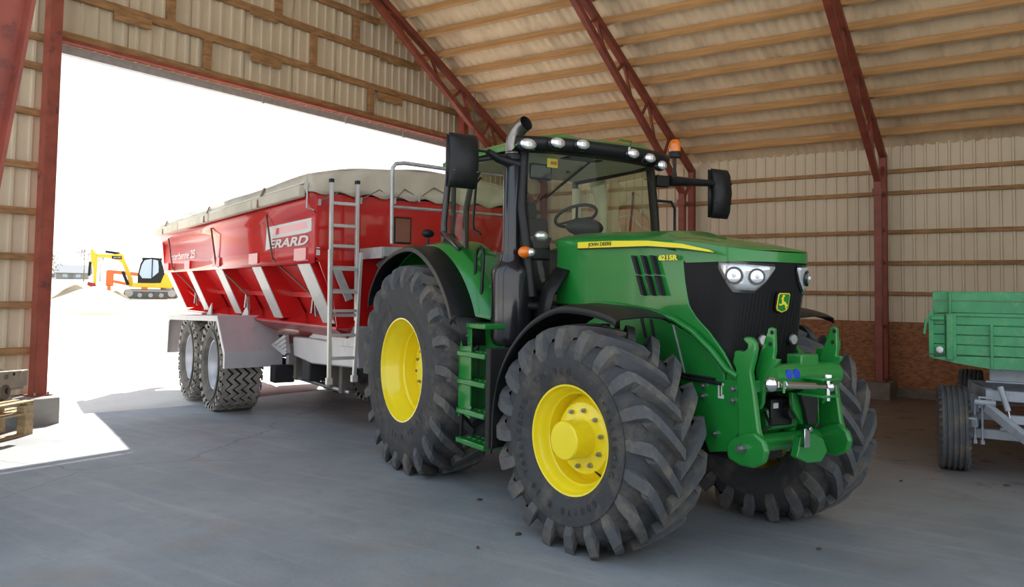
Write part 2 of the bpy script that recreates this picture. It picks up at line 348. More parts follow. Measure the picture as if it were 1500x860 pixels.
# door opening
dr=tag(empty('door_1'),kind='structure')
M().bx(GX-.02,GX+.14,DY0-.05,DY1+.05,DZ+.02,DZ+.07).obj('door_header','red_steel_worn',dr,bevel=.004)
M().bx(GX-.02,GX+.10,DY0,DY1,DZ+.07,DZ+.17).obj('header_board','wood_girt',dr,bevel=.004)
tr=M().bx(GX-.14,GX-.03,DY0-.3,DY1+.3,DZ-.10,DZ+.02); tr.obj('door_rail','galv',dr)
for yy in (8.7,10.6,12.2): M().bx(GX-.03,GX-.01,yy,yy+.03,DZ-.12,DZ+.04).obj('rail_bracket','galv',dr)
M().bx(GX-.02,GX+.12,DY1-.02,DY1+.12,-.1,DZ+.07).obj('door_jamb','red_steel_worn',dr,bevel=.004)
# back wall
wb=tag(empty('wall_back'),kind='structure')
x=GX
while x<6.0:
    ribbed(x-.004,x+1.004,lambda t:.0,lambda t:roofz(BY)+.05,BY,axis='x').obj('wall_panel','sheet_wall',wb,smooth=0,recalc=False); x+=1.0
TX=[-10.5,-6.70,-2.87,.95,4.77]
bay=[GX]+TX+[6.0]
for z in (4.137,3.72,2.98,2.393,1.816):
    for a,b_ in zip(bay,bay[1:]):
        M().bx(a+.03,b_-.03,BY-.105,BY-.035,z-.035+random.uniform(-.008,.008),z+.035).obj('girt','wood_girt',wb,bevel=.005)
x=GX; 
while x<6:
    M().bx(x,min(x+2.49,6),BY-.058,BY-.038,.05,1.285).obj('board_panel','osb',wb); x+=2.5
x=GX
while x<6: M().bx(x,x+1.99,BY-.08,BY+.1,-.3,.05).obj('plinth_block','concrete_base',wb,bevel=.006); x+=2.0
# closing side (behind the camera's right) and low wall on the open side are not seen: sheets of the +X end
we=tag(empty('wall_end'),kind='structure'); y=RY_+2
while y<BY-.01:
    ribbed(y,min(y+1,BY),lambda t:-.15,lambda t:roofz(t)+.05,6.0,rib=-.02).obj('wall_panel','sheet_wall',we,smooth=0,recalc=False); y+=1.0
# roof sheets, lower slope in view sheet by sheet
ce=tag(empty('ceiling'),kind='structure')
def roofsheet(x0,x1,ya,yb,zoff):
    n=int(round((x1-x0)/.04)); nx=[x0+(x1-x0)*i/n for i in range(n+1)]
    rows=[[(q,y_,roofz(y_)+zoff+.016*math.cos(2*PI*q/.177)) for y_ in (ya,yb)] for q in nx]
    return M().grid(rows)
x=-11.45
while x<6.2:
    for k,(ya,yb) in enumerate(((BY+.35,13.2),(13.4,9.8),(10.0,RY_))): roofsheet(x,x+1.09,ya,yb,.03+.008*k).obj('roof_sheet','sheet_roof',ce,smooth=80,recalc=False)
    roofsheet(x,x+1.09,RY_,OY-.3,.03).obj('roof_sheet','sheet_roof',ce,smooth=80,recalc=False)
    x+=1.06
sl=math.atan(.485)
pys=[16.08-.521*i for i in range(20)]
for i,py in enumerate(pys):
    for a,b_ in zip(bay,bay[1:]):
        j=random.uniform(-.02,.02); a2,b2=a-.12,b_+.12
        if a==GX:a2=a
        z=chord(py+j)
        dv=Vector((0,math.cos(sl),-math.sin(sl))); nv=Vector((0,math.sin(sl),math.cos(sl)))
        mm=Matrix(((1,0,0),(0,dv.y,nv.y),(0,dv.z,nv.z))); c=Vector(((a2+b2)/2,py+j,z))+nv*.085
        M().ob(c,((b2-a2)/2,.03,.08),mm).obj('purlin','wood_purlin',ce,bevel=.004,seg=1)
for i in range(18):
    py=RY_-.5-.5*i
    if py<OY: break
    nv=Vector((0,-math.sin(sl),math.cos(sl))); dv=Vector((0,math.cos(sl),math.sin(sl)))
    mm=Matrix(((1,0,0),(0,dv.y,nv.y),(0,dv.z,nv.z)))
    M().ob(Vector((-2.55,py,chord(py)))+nv*.085,(8.5,.03,.08),mm).obj('purlin','wood_purlin',ce)

# ---------------- trusses ----------------
def low(y): return 13.33-.592*y
def truss(X,label):
    t=tag(empty('roof_truss',(X,0,0)),label,'truss')
    yl=16.03; ye=16.55
    def chordbeam(f,ya,yb,w,nm):
        return M().beam((0,ya,f(ya)),(0,yb,f(yb)),w,w).obj(nm,'red_steel',t,bevel=.006)
    up=lambda y:chord(y)-.06; lo=lambda y:low(y)+.05
    chordbeam(up,RY_-.02,ye+.03,.12,'upper_chord'); chordbeam(up,RY_+.02,OY,.12,'upper_chord')
    lo0=8.5; chordbeam(lo,lo0,yl+.03,.11,'lower_chord'); M().beam((0,lo0+.02,lo(lo0)),(0,OY+.2,lo(lo0)-.1),.11,.11).obj('lower_chord','red_steel',t,bevel=.006)
    y=15.35
    while y>9.4:
        for dy in (.36,-.30):
            M().beam((0,y,up(y)-.03),(0,y+dy,lo(y+dy)+.03),.045,.045).obj('web_brace','red_steel',t)
        M().beam((0,y+.03,up(y)-.02),(0,y-.42,lo(y-.42)),.04,.04).obj('web_brace','red_steel',t) if False else None
        y-=1.05
    for yy,z1,w in ((yl,low(yl)+.1,.13),(ye,chord(ye)-.02,.13)):
        M().bx(-w/2,w/2,yy-.065,yy+.065,fz(X,16)+.335,z1).obj('column','red_steel',t,bevel=.006)
    M().bx(-.06,.06,yl,ye,3.65,3.71).obj('tie_plate','red_steel',t)
    M().bx(-.085,.085,yl-.09,yl-.066,3.62,3.74).obj('tie_plate','red_steel',t)
    for z in (1.2,2.4,3.0): M().bx(-.03,.03,yl,ye,z-.03,z+.03).obj('web_brace','red_steel',t) if X>-3 else None
    M().beam((0,yl,3.7),(0,ye,4.25),.05,.05).obj('web_brace','red_steel',t)
    M().bx(-.1,.1,yl-.09,ye+.09,fz(X,16)+.317,fz(X,16)+.335).obj('base_plate','red_steel',t)
    if X<-5: M().bx(-.06,.06,OY+.0,OY+.12,fz(X,2),chord(OY)).obj('column','red_steel',t)
for X,lb in zip(TX,('red steel lattice truss nearest the big door, beside the gable wall','red steel lattice truss behind the tractor cab, middle one of the three','red steel lattice truss at the right, its column beside the green farm trailer','red steel lattice truss beyond the right edge of the view','red steel lattice truss farthest toward the open end')):
    truss(X,lb)
def pier(x,y,w,d,label,z1=.315):
    o=M().bx(-w/2,w/2,-d/2,d/2,-.1,z1).obj('concrete_pier','concrete_base' if x>-8 else 'concrete',None,bevel=.02); o.location=(x,y,fz(x,y)); tag(o,label,'pier'); return o
pier(-2.87,16.28,.38,.72,'square concrete pier under the right-hand truss column')
pier(-6.70,16.28,.38,.72,'concrete pier under the truss column behind the tractor')
pier(-10.5,16.28,.38,.72,'concrete pier under the truss column nearest the far gable wall')
pier(GX+.33,5.02,.58,.47,'pale concrete pier under the red post left of the door',.33)
pier(GX+.33,DY1+.25,.58,.45,'concrete pier under the red post right of the door',.33)
def post(y,label,z1):
    t=tag(empty('door_post',(GX+.28,y,fz(GX,y))),label,'post')
    M().bx(-.085,.085,-.075,-.062,.34,z1).bx(-.085,.085,.062,.075,.34,z1).bx(-.008,.008,-.07,.07,.34,z1).obj('steel_section','red_steel_worn',t)
    M().bx(.075,.09,-.075,.075,.34,z1).obj('front_flange','red_steel_worn',t,bevel=.003)
    M().bx(-.13,.13,-.13,.13,.331,.345).obj('base_plate','red_steel_worn',t)
    for dx in (-.08,.08):
        M().cyl((.11,dx,.34),(.11,dx,.38),.014,n=6).obj('bolt','steel',t)
post(5.13,'tall red steel post standing at the left jamb of the door',roofz(5.13)-.1)
post(DY1+.2,'red steel post rising from the right jamb of the door',roofz(DY1+.2)-.1)
# leaning prop at the left edge of the picture
t=tag(empty('steel_prop',(-4.5,0,0)),'wide worn red steel prop leaning at the upper left, nearest steelwork','prop')
def prop(nm,a,b_,x0,x1,m_):
    def yy(z): return 1.573+.1295*z
    z1=8.9
    M().add([(x,yy(z)+d,z) for z in (0,z1) for x,d in ((x0,a),(x1,a),(x1,b_),(x0,b_))],[(0,3,2,1),(4,5,6,7),(0,1,5,4),(1,2,6,5),(2,3,7,6),(3,0,4,7)]).obj(nm,m_,t)
prop('web_plate',-.40,-.02,-.01,.01,'red_steel_worn'); prop('flange',-.02,0,-.09,.09,'red_steel_worn'); prop('flange',-.42,-.40,-.09,.09,'red_steel_worn')


# ---------------- tractor ----------------
TRX,TRY,TRH=-4.862,6.922,R(-24.14)
T=tag(empty('tractor',(TRX,TRY,0),TRH),'large green tractor with yellow wheels, parked in the middle of the shed','tractor')
T.name='tractor'
def tyre(Rt,w,rr,rw,hub,nl,lh,delta,lw,side,seed=0,style='ag'):
    """carcass and lugs, axle along y, outer face toward -y (mirrored for the far side), flattened where it stands"""
    R0=Rt-lh; h=w/2; prof=[(rr+.005,-rw/2),(rr+.03,-rw/2-.015),(rr+.07,-h-.0),(rr+.12,-h-.012),((R0+rr)/2+.02,-h-.014),(R0-.16,-h-.006),(R0-.10,-h+.008),(R0-.05,-h+.035),(R0-.015,-h+.085),(R0,-h*.5),(R0+.006,0)]
    prof=prof+[(r,-y) for r,y in prof[-2::-1]]
    m0=M(); m0.lathe(prof,(0,0,0),'y',72); m=M()
    def lug(th0,sg,dl):
        st=[]  # (y,rtop,rbase,theta,halfwidth)
        for s in (-.06,.18,.42,.66,.86): st.append((sg*s*h,Rt-.012*s*s,R0-.02,th0-dl*(1-s)**1.0,lw*(.80+.3*max(s,0))))
        st.append((sg*(h*.965),Rt-.028,R0-.05,th0-dl*.02,lw*1.2))
        st.append((sg*(h+.010),Rt-.085,R0-.11,th0+.01,lw*1.2)); st.append((sg*(h+.022),Rt-.165,R0-.16,th0+.02,lw*1.1)); st.append((sg*(h+.006),Rt-.23,R0-.20,th0+.025,lw*.9))
        vs=[]; n=len(st)
        for i,(y,rt,rb,th,hw) in enumerate(st):
            a,b=st[max(i-1,0)],st[min(i+1,n-1)]
            dy=b[0]-a[0]; da=(b[3]-a[3])*rt; L=math.hypot(dy,da)
            ny,na=0,(1.0 if i>=5 else 1.30 if i<4 else 1.15)
            inn=0 if i<5 else -sg*.035
            for r_,k in ((rt,1.0),(rb,1.22)):
                for q in (-1,1):
                    th2=th+q*na*hw*k/r_; yy=y+q*ny*hw*k+(inn if r_==rb else 0)
                    vs.append((r_*math.cos(th2),yy,r_*math.sin(th2)))
        fs=[]
        for i in range(n-1):
            a=i*4;b=a+4
            fs+=[(a,a+1,b+1,b),(a,b,b+2,a+2),(a+1,a+3,b+3,b+1)]
        fs+=[(0,2,3,1),(n*4-4,n*4-3,n*4-1,n*4-2)]
        m.add(vs,fs)
    if style=='ag':
        for i in range(nl):
            lug(2*PI*i/nl+seed,-1,delta); lug(2*PI*(i+.5)/nl+seed,1,delta)
    elif style=='zig':
        nz=26
        for c_,am,wd in ((-.80,.035,.165),(-.40,.045,.145),(0,.045,.145),(.40,.045,.145),(.80,.035,.165)):
            vs=[]; fs=[]; N_=nz*2
            for i in range(N_):
                a=2*PI*i/N_; o=am*(1 if i%2 else -1); hw=wd*h
                for yy,r_ in ((c_*h+o-hw,R0-.012),(c_*h+o-hw+.006,Rt-.010*abs(c_)),(c_*h+o+hw-.006,Rt-.010*abs(c_)),(c_*h+o+hw,R0-.012)):
                    yy=max(-h-.004,min(h+.004,yy)); vs.append((r_*math.cos(a),yy,r_*math.sin(a)))
            for i in range(N_):
                b=(i+1)%N_
                for k in range(3): fs.append((i*4+k,i*4+k+1,b*4+k+1,b*4+k))
            m.add(vs,fs)
        for i in range(nz*2):
            for sg in (-1,1):
                if i%2: continue
                a=2*PI*(i+(.0 if sg>0 else 1))/(nz*2); w_=.055
                s0=[(sg*(h-.02),Rt-.012),(sg*(h+.012),Rt-.03),(sg*(h+.008),Rt-.085)]
                m.add([(r_*math.cos(a+q*w_),y,r_*math.sin(a+q*w_)) for y,r_ in s0 for q in (-1,1)]+[((R0-.10)*math.cos(a+q*w_),sg*(h-.03),(R0-.10)*math.sin(a+q*w_)) for q in (-1,1)],[(0,1,3,2),(2,3,5,4),(4,5,7,6)])
    for q in (m,m0): q.v=[(x,y*(-side),max(z,-hub+.003)) for x,y,z in q.v]
    m0.tread=m; return m0
def rimlathe(prof,side,n=56): 
    m=M(); m.lathe([(r,h*(-side)) for r,h in prof],(0,0,0),'y',n); return m
def wheel(name,loc,side,steer,rear,labels=None):
    if rear: Rt,w,rr,rw,hub,nl,lh,dl,lw=1.022,.62,.483,.585,.969,22,.074,.27,.035
    else: Rt,w,rr,rw,hub,nl,lh,dl,lw=.782,.56,.356,.48,.741,20,.070,.37,.034
    tm=tyre(Rt,w,rr,rw,hub,nl,lh,dl,lw,side,seed=.07 if side<0 else .15); t=tm.obj(name,'rubber',T,smooth=35); tag(tm.tread.obj('tread','rubber_tread',t,smooth=0),kind='stuff')
    t.location=loc; t.rotation_euler=(0,0,steer)
    s=-1   # profiles are written for an outer face toward -y
    h=rw/2
    if rear: prof=[(rr+.004,h),(rr+.02,h*.2),(rr+.01,-h+.03),(rr+.022,-h),(rr+.018,-h-.008),(rr+.004,-h-.006),(rr-.004,-h+.02),(rr-.012,-h+.05),(rr-.035,-h+.075),(rr-.040,-h+.12),(rr-.058,-h+.14),(rr-.063,-h+.20),(rr-.078,-h+.215),(rr-.084,-h+.34),(rr-.11,-h+.36)]
    else: prof=[(rr+.004,h),(rr+.02,h*.2),(rr+.01,-h+.03),(rr+.020,-h),(rr+.016,-h-.007),(rr+.003,-h-.005),(rr-.004,-h+.015),(rr-.012,-h+.035),(rr-.032,-h+.055),(rr-.036,-h+.085),(rr-.052,-h+.10),(rr-.056,-h+.21),(rr-.07,-h+.225)]
    ri=rimlathe(prof,side).obj('rim','yellow_paint',t,smooth=40)
    if rear:
        d0=-h+.30
        di=rimlathe([(rr-.09,-h+.36),(rr-.13,d0+.03),(rr-.20,d0-.02),(.22,d0-.035),(.215,d0-.03),(.15,d0-.03),(.148,d0-.055),(.12,d0-.075),(.0,d0-.08)],side).obj('wheel_disc','yellow_paint',t,smooth=30)
        br,bn,bd=.185,10,d0-.035
    else:
        d0=-h+.12
        di=rimlathe([(rr-.05,d0+.10),(rr-.07,d0+.075),(.24,d0+.01),(.20,d0+.0),(.13,d0),(.13,d0-.165),(.122,d0-.175),(.0,d0-.178)],side).obj('wheel_disc','yellow_paint',t,smooth=30)
        br,bn,bd=.192,10,d0
    for i in range(bn):
        a=2*PI*(i+.3)/bn; x,z=br*math.cos(a),br*math.sin(a)
        M().cyl((x,bd*(-side),z),(x,(bd-.022)*(-side),z),.017,n=6).cyl((x,(bd-.02)*(-side),z),(x,(bd-.036)*(-side),z),.009,n=8).obj('wheel_nut','steel',t,smooth=20)
    M().cyl(((rr-.07)*.5,(-h+.17)*(-side),-(rr-.07)*.86),((rr-.12)*.5,(-h+.13)*(-side),-(rr-.12)*.86),.007,n=6).obj('valve','black_plastic',t)
    if side<0:
        yy=-w/2-.0165
        if rear: arctext('650/85 R 38','rubber_letter',t,(0,0,0),rr+.12,.08,-30,7,yy); arctext('TM 900','rubber_letter',t,(0,0,0),rr+.12,.09,150,7.5,yy); arctext('TRELLEBORG','rubber_letter',t,(0,0,0),rr+.12,.08,75,6.5,yy); arctext('TRELLEBORG','rubber_letter',t,(0,0,0),rr+.12,.08,235,6.5,yy)
        else: arctext('TM 900','rubber_letter',t,(0,0,0),rr+.085,.075,128,8.5,yy); arctext('TRELLEBORG','rubber_letter',t,(0,0,0),rr+.085,.065,215,7,yy); arctext('600/70 R 28','rubber_letter',t,(0,0,0),rr+.085,.065,-50,8,yy); arctext('TRELLEBORG','rubber_letter',t,(0,0,0),rr+.085,.065,45,7,yy)
    return t
RYC,FYC=-.858,-.882
wheel('rear_wheel',(0,RYC,.969),-1,0,True); wheel('rear_wheel',(0,-RYC,.969),1,0,True)
ST=R(8.35)
for sd in (-1,1):
    kp=(2.765,sd*.60); dx,dy=0,sd*(.882-.60)
    wheel('front_wheel',(2.765-.24*math.sin(ST),-1.122+.24*math.cos(ST),.741) if sd<0 else (2.765-dy*math.sin(ST),kp[1]+dy*math.cos(ST),.741),sd,ST,False)
VENTS=[[(2.570,2.021),(2.606,2.013),(2.661,1.875),(2.630,1.885)],[(2.627,1.870),(2.662,1.862),(2.720,1.720),(2.689,1.729)],[(2.676,2.018),(2.710,2.010),(2.764,1.874),(2.734,1.884)],[(2.731,1.869),(2.765,1.861),(2.820,1.721),(2.791,1.730)],[(2.778,2.015),(2.811,2.006),(2.863,1.873),(2.834,1.883)],[(2.831,1.868),(2.864,1.860),(2.918,1.722),(2.889,1.731)]]
VLOW=[[(2.633,1.565),(2.664,1.561),(2.718,1.413),(2.688,1.412)],[(2.740,1.553),(2.769,1.550),(2.815,1.394),(2.785,1.397)]]
# hood -------------------------------------------------
NW=.368; NL=.345
def hwid(x): return .45-(.45-NW)*min(1,max(0,(x-1.7)/1.6))
def planx(a): c=abs(math.cos(a))**(2/3); s=(1 if math.sin(a)>=0 else -1)*abs(math.sin(a))**(2/3); return c,s
def ns(a,z,off=0):
    c,s=planx(a); q=(1.97-z)*.20*c
    return (3.30+(NL+off)*c-q,(NW+off)*s,z)
ze=lambda x:2.185-.050*(x-1.6) if x<3.0 else 2.115-.155*(x-3.0)**1.15
zc=lambda x:2.255-.035*(x-1.6)**1.6*.9 if x<2.9 else 2.172-.20*(x-2.9)**1.35
m=M(); rows=[]
xs=[1.6+.1*i for i in range(18)]
for x in xs:
    r_=[]
    for k in range(-12,13):
        s=k/12; w=hwid(x); z=ze(x)+(zc(x)-ze(x))*(1-abs(s)**2.6)
        if abs(s)>.95: z-=.0
        if .55<abs(s)<.72: z-=.006
        r_.append((x,w*s,z))
    rows.append(r_)
for c_ in (.25,.45,.62,.76,.87,.95,1.0):
    r_=[]
    for k in range(-12,13):
        a=math.asin(max(-1,min(1,k/12)))*1.0
        s=k/12
        cc=max(0,1-abs(s)**3)**(1/3); x=3.30+NL*c_*cc+.0; xx=3.30+NL*c_
        z=ze(min(x,3.62))+(zc(xx)-ze(xx))*(1-abs(s)**2.6)*(1 if c_<1 else .2)
        r_.append((x,NW*s,min(z,ze(x)+ (zc(xx)-ze(xx))) ))
    rows.append(r_)
m.grid(rows)
# upper edge of the hood, turned down all round
edge=[(x,-hwid(x)) for x in xs]+[(3.30+NL*planx(R(-90+6*i))[0],NW*planx(R(-90+6*i))[1]) for i in range(1,30)]+[(x,hwid(x)) for x in xs[::-1]]
def zlow(x): return ze(x)-.30 if x<1.9 else 1.955
er=[[(x,y,ze(x)) for x,y in edge],[(x,y*1.012,ze(x)-.015) for x,y in edge],[(x,y*1.015,(1.955 if x>3.05 else ze(x)-.06)) for x,y in edge]]
m.grid(er)
hood=m.obj('hood','green_paint',T,smooth=50)
side_poly=[(1.62,2.17),(2.2,2.13),(2.8,2.08),(3.08,2.03),(3.08,1.95),(3.10,1.80),(3.13,1.66),(3.20,1.58),(3.32,1.48),(3.44,1.36),(3.53,1.24),(3.56,1.17),(3.45,1.17)]+[(3.368,1.337),(3.190,1.454),(3.007,1.530),(2.755,1.579),(2.359,1.619),(1.877,1.640)]+[(1.62,1.64)]
for sd in (-1,1):
    m=M(); n=len(side_poly)
    yo=lambda x:sd*(hwid(x)+.004)
    m.add([(x,yo(x),z) for x,z in side_poly]+[(x,yo(x)-sd*.02,z) for x,z in side_poly],[tuple(range(n)),tuple(range(n,2*n))[::-1]]+[(i,(i+1)%n,n+(i+1)%n,n+i) for i in range(n)])
    m.obj('hood_side','green_paint',T,bevel=.006)
    # raised lip that runs down to the nose
    lp=[(1.891,1.674),(2.371,1.650),(2.766,1.609),(3.018,1.559),(3.200,1.482),(3.378,1.365),(3.511,1.252),(3.604,1.217)]
    m=M(); m.tube([(x,sd*(NW+.045),z) for x,z in lp],.022,8); m.obj('hood_lip','green_paint',T,smooth=60)
    low_=[(1.850,1.640),(2.334,1.618),(2.732,1.578),(2.985,1.529),(3.169,1.452),(3.348,1.335),(3.470,1.221),(3.470,1.168),(3.077,1.147),(2.810,1.120),(2.339,1.262),(1.853,1.450)]
    m=M(); m.prism(low_,'y',sd*.395,sd*.375); m.obj('side_shield','green_lower',T,bevel=.004)
    M().prism([(2.984,1.519),(2.998,1.520),(3.115,1.188),(3.102,1.187)],'y',sd*.40,sd*.396).obj('shield_seam','galv',T)
    # stripe
    st=[(1.915,2.148),(2.378,2.138),(2.773,2.121),(3.128,2.083),(3.387,2.031),(3.430,2.012),(3.128,2.053),(2.774,2.082),(2.378,2.090),(1.916,2.098)]
    M().prism([(x,z) for x,z in st],'y',sd*(.452),sd*.44).obj('stripe','yellow_decal',T)
    st2=[(1.916,2.098),(2.378,2.090),(2.774,2.082),(3.128,2.053),(3.430,2.012),(3.442,2.005),(3.128,2.046),(2.774,2.074),(2.379,2.082),(1.916,2.088)]
    M().prism(st2,'y',sd*(.4515),sd*.44).obj('stripe_edge','black_plastic',T)
    for k in range(3):
        for a in (374,403):
            q=VENTS[k*2+(0 if a<400 else 1)]
            M().prism(q,'y',sd*.438,sd*.40).obj('vent_slot','black_matte',T)
    for q in VLOW: M().prism(q,'y',sd*.401,sd*.37).obj('vent_slot','black_matte',T)
# grille: black wrap of sides and nose
cols=[]
for sd in (-1,):
    pass
pl=[(3.06,None),(3.12,None),(3.18,None),(3.24,None),(3.30,None)]
def gbot(x): 
    P_=[(3.06,1.95),(3.10,1.80),(3.13,1.66),(3.20,1.58),(3.32,1.48),(3.44,1.36),(3.53,1.24),(3.60,1.27),(3.7,1.30)]
    for (a,b),(c_,d) in zip(P_,P_[1:]):
        if a<=x<=c_: return b+(d-b)*(x-a)/(c_-a)
    return 1.30
m=M(); rows=[]; K=14
seq=[('s',x,-1) for x in (3.065,3.09,3.12,3.15,3.2,3.26)]+[('n',a,0) for a in range(-90,91,6)]+[('s',x,1) for x in (3.26,3.2,3.15,3.12,3.09,3.065)]
for ty,v,sd in seq:
    if ty=='s':
        zb=gbot(v); rows.append([(v,sd*(hwid(v)+.003),1.965+(zb-1.965)*k/K) for k in range(K+1)])
    else:
        a=R(v); c_,s_=planx(a); xx=3.30+.42*c_-.12*c_; zb=gbot(min(3.53,3.30+.30*c_)) if abs(v)>40 else 1.26
        rows.append([ns(a,1.965+(zb-1.965)*k/K,-.004) for k in range(K+1)])
m.grid(rows); gr=m.obj('grille','mesh_black',T,smooth=50)
# fine ridges down the mesh of the nose
m=M()
for v in list(range(-50,51,5)):
    a=R(v)
    m.tube([ns(a,z,.0) for z in (1.76,1.6,1.45,1.33)],.0016,4)
tag(m.obj('mesh_rib','black_plastic',gr),kind='stuff')
# headlights: dark bezel, housing, two round lamps each
def patch(t0,t1,top,bot,off,n=10,mm=4):
    m=M(); rows=[]
    for i in range(n+1):
        s=i/n; a=R(t0+(t1-t0)*s); zt,zb=top(s),bot(s)
        rows.append([ns(a,zt+(zb-zt)*k/mm,off) for k in range(mm+1)])
    m.grid(rows); return m
for sd in (-1,1):
    tp=lambda s:1.945-.022*s; bt=lambda s:1.945-.155*math.sin(PI*min(1,(.06+s*1.0)**.75*.98)) if s<.95 else 1.90
    bt=lambda s:1.93-.02*s-.152*(min(1,s/.28)**.8)*(min(1,(1-s)/.30)**.6)-.0
    a0,a1=(-80,-9) if sd<0 else (80,9)
    b_=patch(a0-sd*-2,a1,lambda s:tp(s)+.016,lambda s:bt(s)-.018,.004).obj('lamp_bezel','black_gloss',T,smooth=50)
    h_=patch(a0,a1,tp,bt,.010).obj('headlight','lens_face',T,smooth=50,solid=.006)
    for aa,zz,r_ in ((a0*.72+a1*.28,1.862,.060),(a0*.30+a1*.70,1.856,.056)):
        p=Vector(ns(R(aa),zz,.012)); q=Vector(ns(R(aa),zz,.06)); n_=(q-p).normalized()
        M().tube([p,p+n_*.016],[r_,r_*.96],20).obj('lamp_ring','black_gloss',h_); M().tube([p+n_*.012,p+n_*.020],[r_*.9,r_*.55],20).obj('reflector','lens',h_)
        M().ell(p+n_*.020,.014,.014,.014).obj('bulb','white_paint',h_)
# badge: green shield with yellow rim and leaping deer
def onnose(u,v,off): # u across, v up, metres round the badge centre
    c0=Vector((3.592+off,0,1.69)); return c0+Vector((v*.20,u,v))
def badge(poly,mt,off,nm='badge'):
    n=len(poly); m=M(); m.add([onnose(u,v,off) for u,v in poly]+[onnose(u,v,off-.012) for u,v in poly],[tuple(range(n)),tuple(range(n,2*n))[::-1]]+[(i,(i+1)%n,n+(i+1)%n,n+i) for i in range(n)]); return m.obj(nm,mt,T)
sh=[(-.045,.062),(.045,.062),(.056,.05),(.056,-.035),(.045,-.052),(0,-.066),(-.045,-.052),(-.056,-.035),(-.056,.05)]
badge([(a*1.12,b*1.1) for a,b in sh],'black_plastic',.020); badge(sh,'yellow_decal',.024); badge([(a*.88,b*.90) for a,b in sh],'green_paint',.027)
deer=[(-.040,-.020),(-.030,-.012),(-.018,-.004),(-.012,.004),(0,.006),(.006,.014),(.008,.026),(.004,.034),(-.002,.040),(.004,.046),(.010,.040),(.014,.048),(.018,.040),(.017,.030),(.026,.026),(.024,.020),(.018,.018),(.016,.004),(.014,-.006),(.026,-.012),(.036,-.006),(.038,-.010),(.028,-.020),(.012,-.016),(-.002,-.010),(-.012,-.016),(-.020,-.030),(-.028,-.040),(-.034,-.040),(-.026,-.024)]
badge([(-a*1.15,b*1.1) for a,b in deer],'yellow_decal',.030,'deer_emblem')
lettering('JOHN DEERE','black_matte',T,(2.06,-.4540,2.100),(1,0,-.01),(0,0,1),.30,.036,bold=.02,ext=.001)
lettering('6215R','yellow_decal',T,(2.86,-.421,1.975),(1,0,-.02),(0,0,1),.20,.040,bold=.05,ext=.001)
lettering('JOHN DEERE','black_plastic',T,(2.285,.4535,2.122),(-1,0,-.01),(0,0,1),.30,.036,bold=.02,ext=.001)
for yy in (-.13,.17):
    M().cyl((3.535,yy,1.44),(3.565,yy,1.44),.032,n=18).obj('fog_lamp','lens',T); M().cyl((3.50,yy,1.44),(3.555,yy,1.44),.042,n=18).obj('lamp_ring','black_gloss',T)
# chassis under the hood ---------------------------------
M().bx(1.0,3.45,-.20,.20,.62,1.15).bx(2.0,3.3,-.33,.33,1.0,1.9).obj('engine','black_matte',T,bevel=.02)
M().bx(-.45,1.3,-.30,.30,.55,1.35).bx(.2,1.7,-.5,.5,1.15,1.35).obj('gearbox','black_matte',T,bevel=.03)
M().cyl((0,-.6,.969),(0,.6,.969),.13,n=20).cyl((0,-.62,.969),(0,-.5,.969),.2,n=20).obj('rear_axle','black_matte',T)
m=M(); m.tube([(2.765,-.62,.741),(2.765,-.3,.72),(2.765,0,.70),(2.765,.3,.72),(2.765,.62,.741)],[.16,.11,.15,.11,.16],14); m.obj('front_axle','green_lower',T)
M().bx(2.2,3.5,-.24,.24,.75,1.02).obj('front_frame','green_paint',T,bevel=.015)
for sd in (-1,1): M().bx(2.6,2.95,sd*.42-.1,sd*.42+.1,.62,.90).obj('axle_knuckle','green_lower',T,bevel=.03)
# front mudguards
for sd in (-1,1):
    fp=[(.40,1.57),(.36,1.59),(.22,1.625),(.02,1.645),(-.17,1.635),(-.42,1.53),(-.62,1.36),(-.76,1.15),(-.83,.90),(-.84,.58)]; fp=crv(fp,4)
    e=empty('tmp'); bpy.data.objects.remove(e)
    m=M(); rows=[]
    for k,(yy,dz) in enumerate(((-.30,-.05),(-.29,-.012),(-.24,0),(0,.012),(.20,0),(.24,-.03))): rows.append([(x,yy*(-sd)*-1*-1 if False else yy*(1 if sd<0 else -1),z+dz*(1 if x<.7 else .4)) for x,z in fp])
    m.grid(rows); f=m.obj('front_mudguard','black_plastic',T,smooth=50,solid=.012); dy=sd*.282
    f.location=(2.765-dy*math.sin(ST),sd*.60+dy*math.cos(ST),0); f.rotation_euler=(0,0,ST)
    M().tube([(-.02,sd*-.28,.8),(-.1,sd*-.26,1.2),(-.05,sd*-.2,1.62)],.02,6).obj('guard_bracket','black_plastic',f)
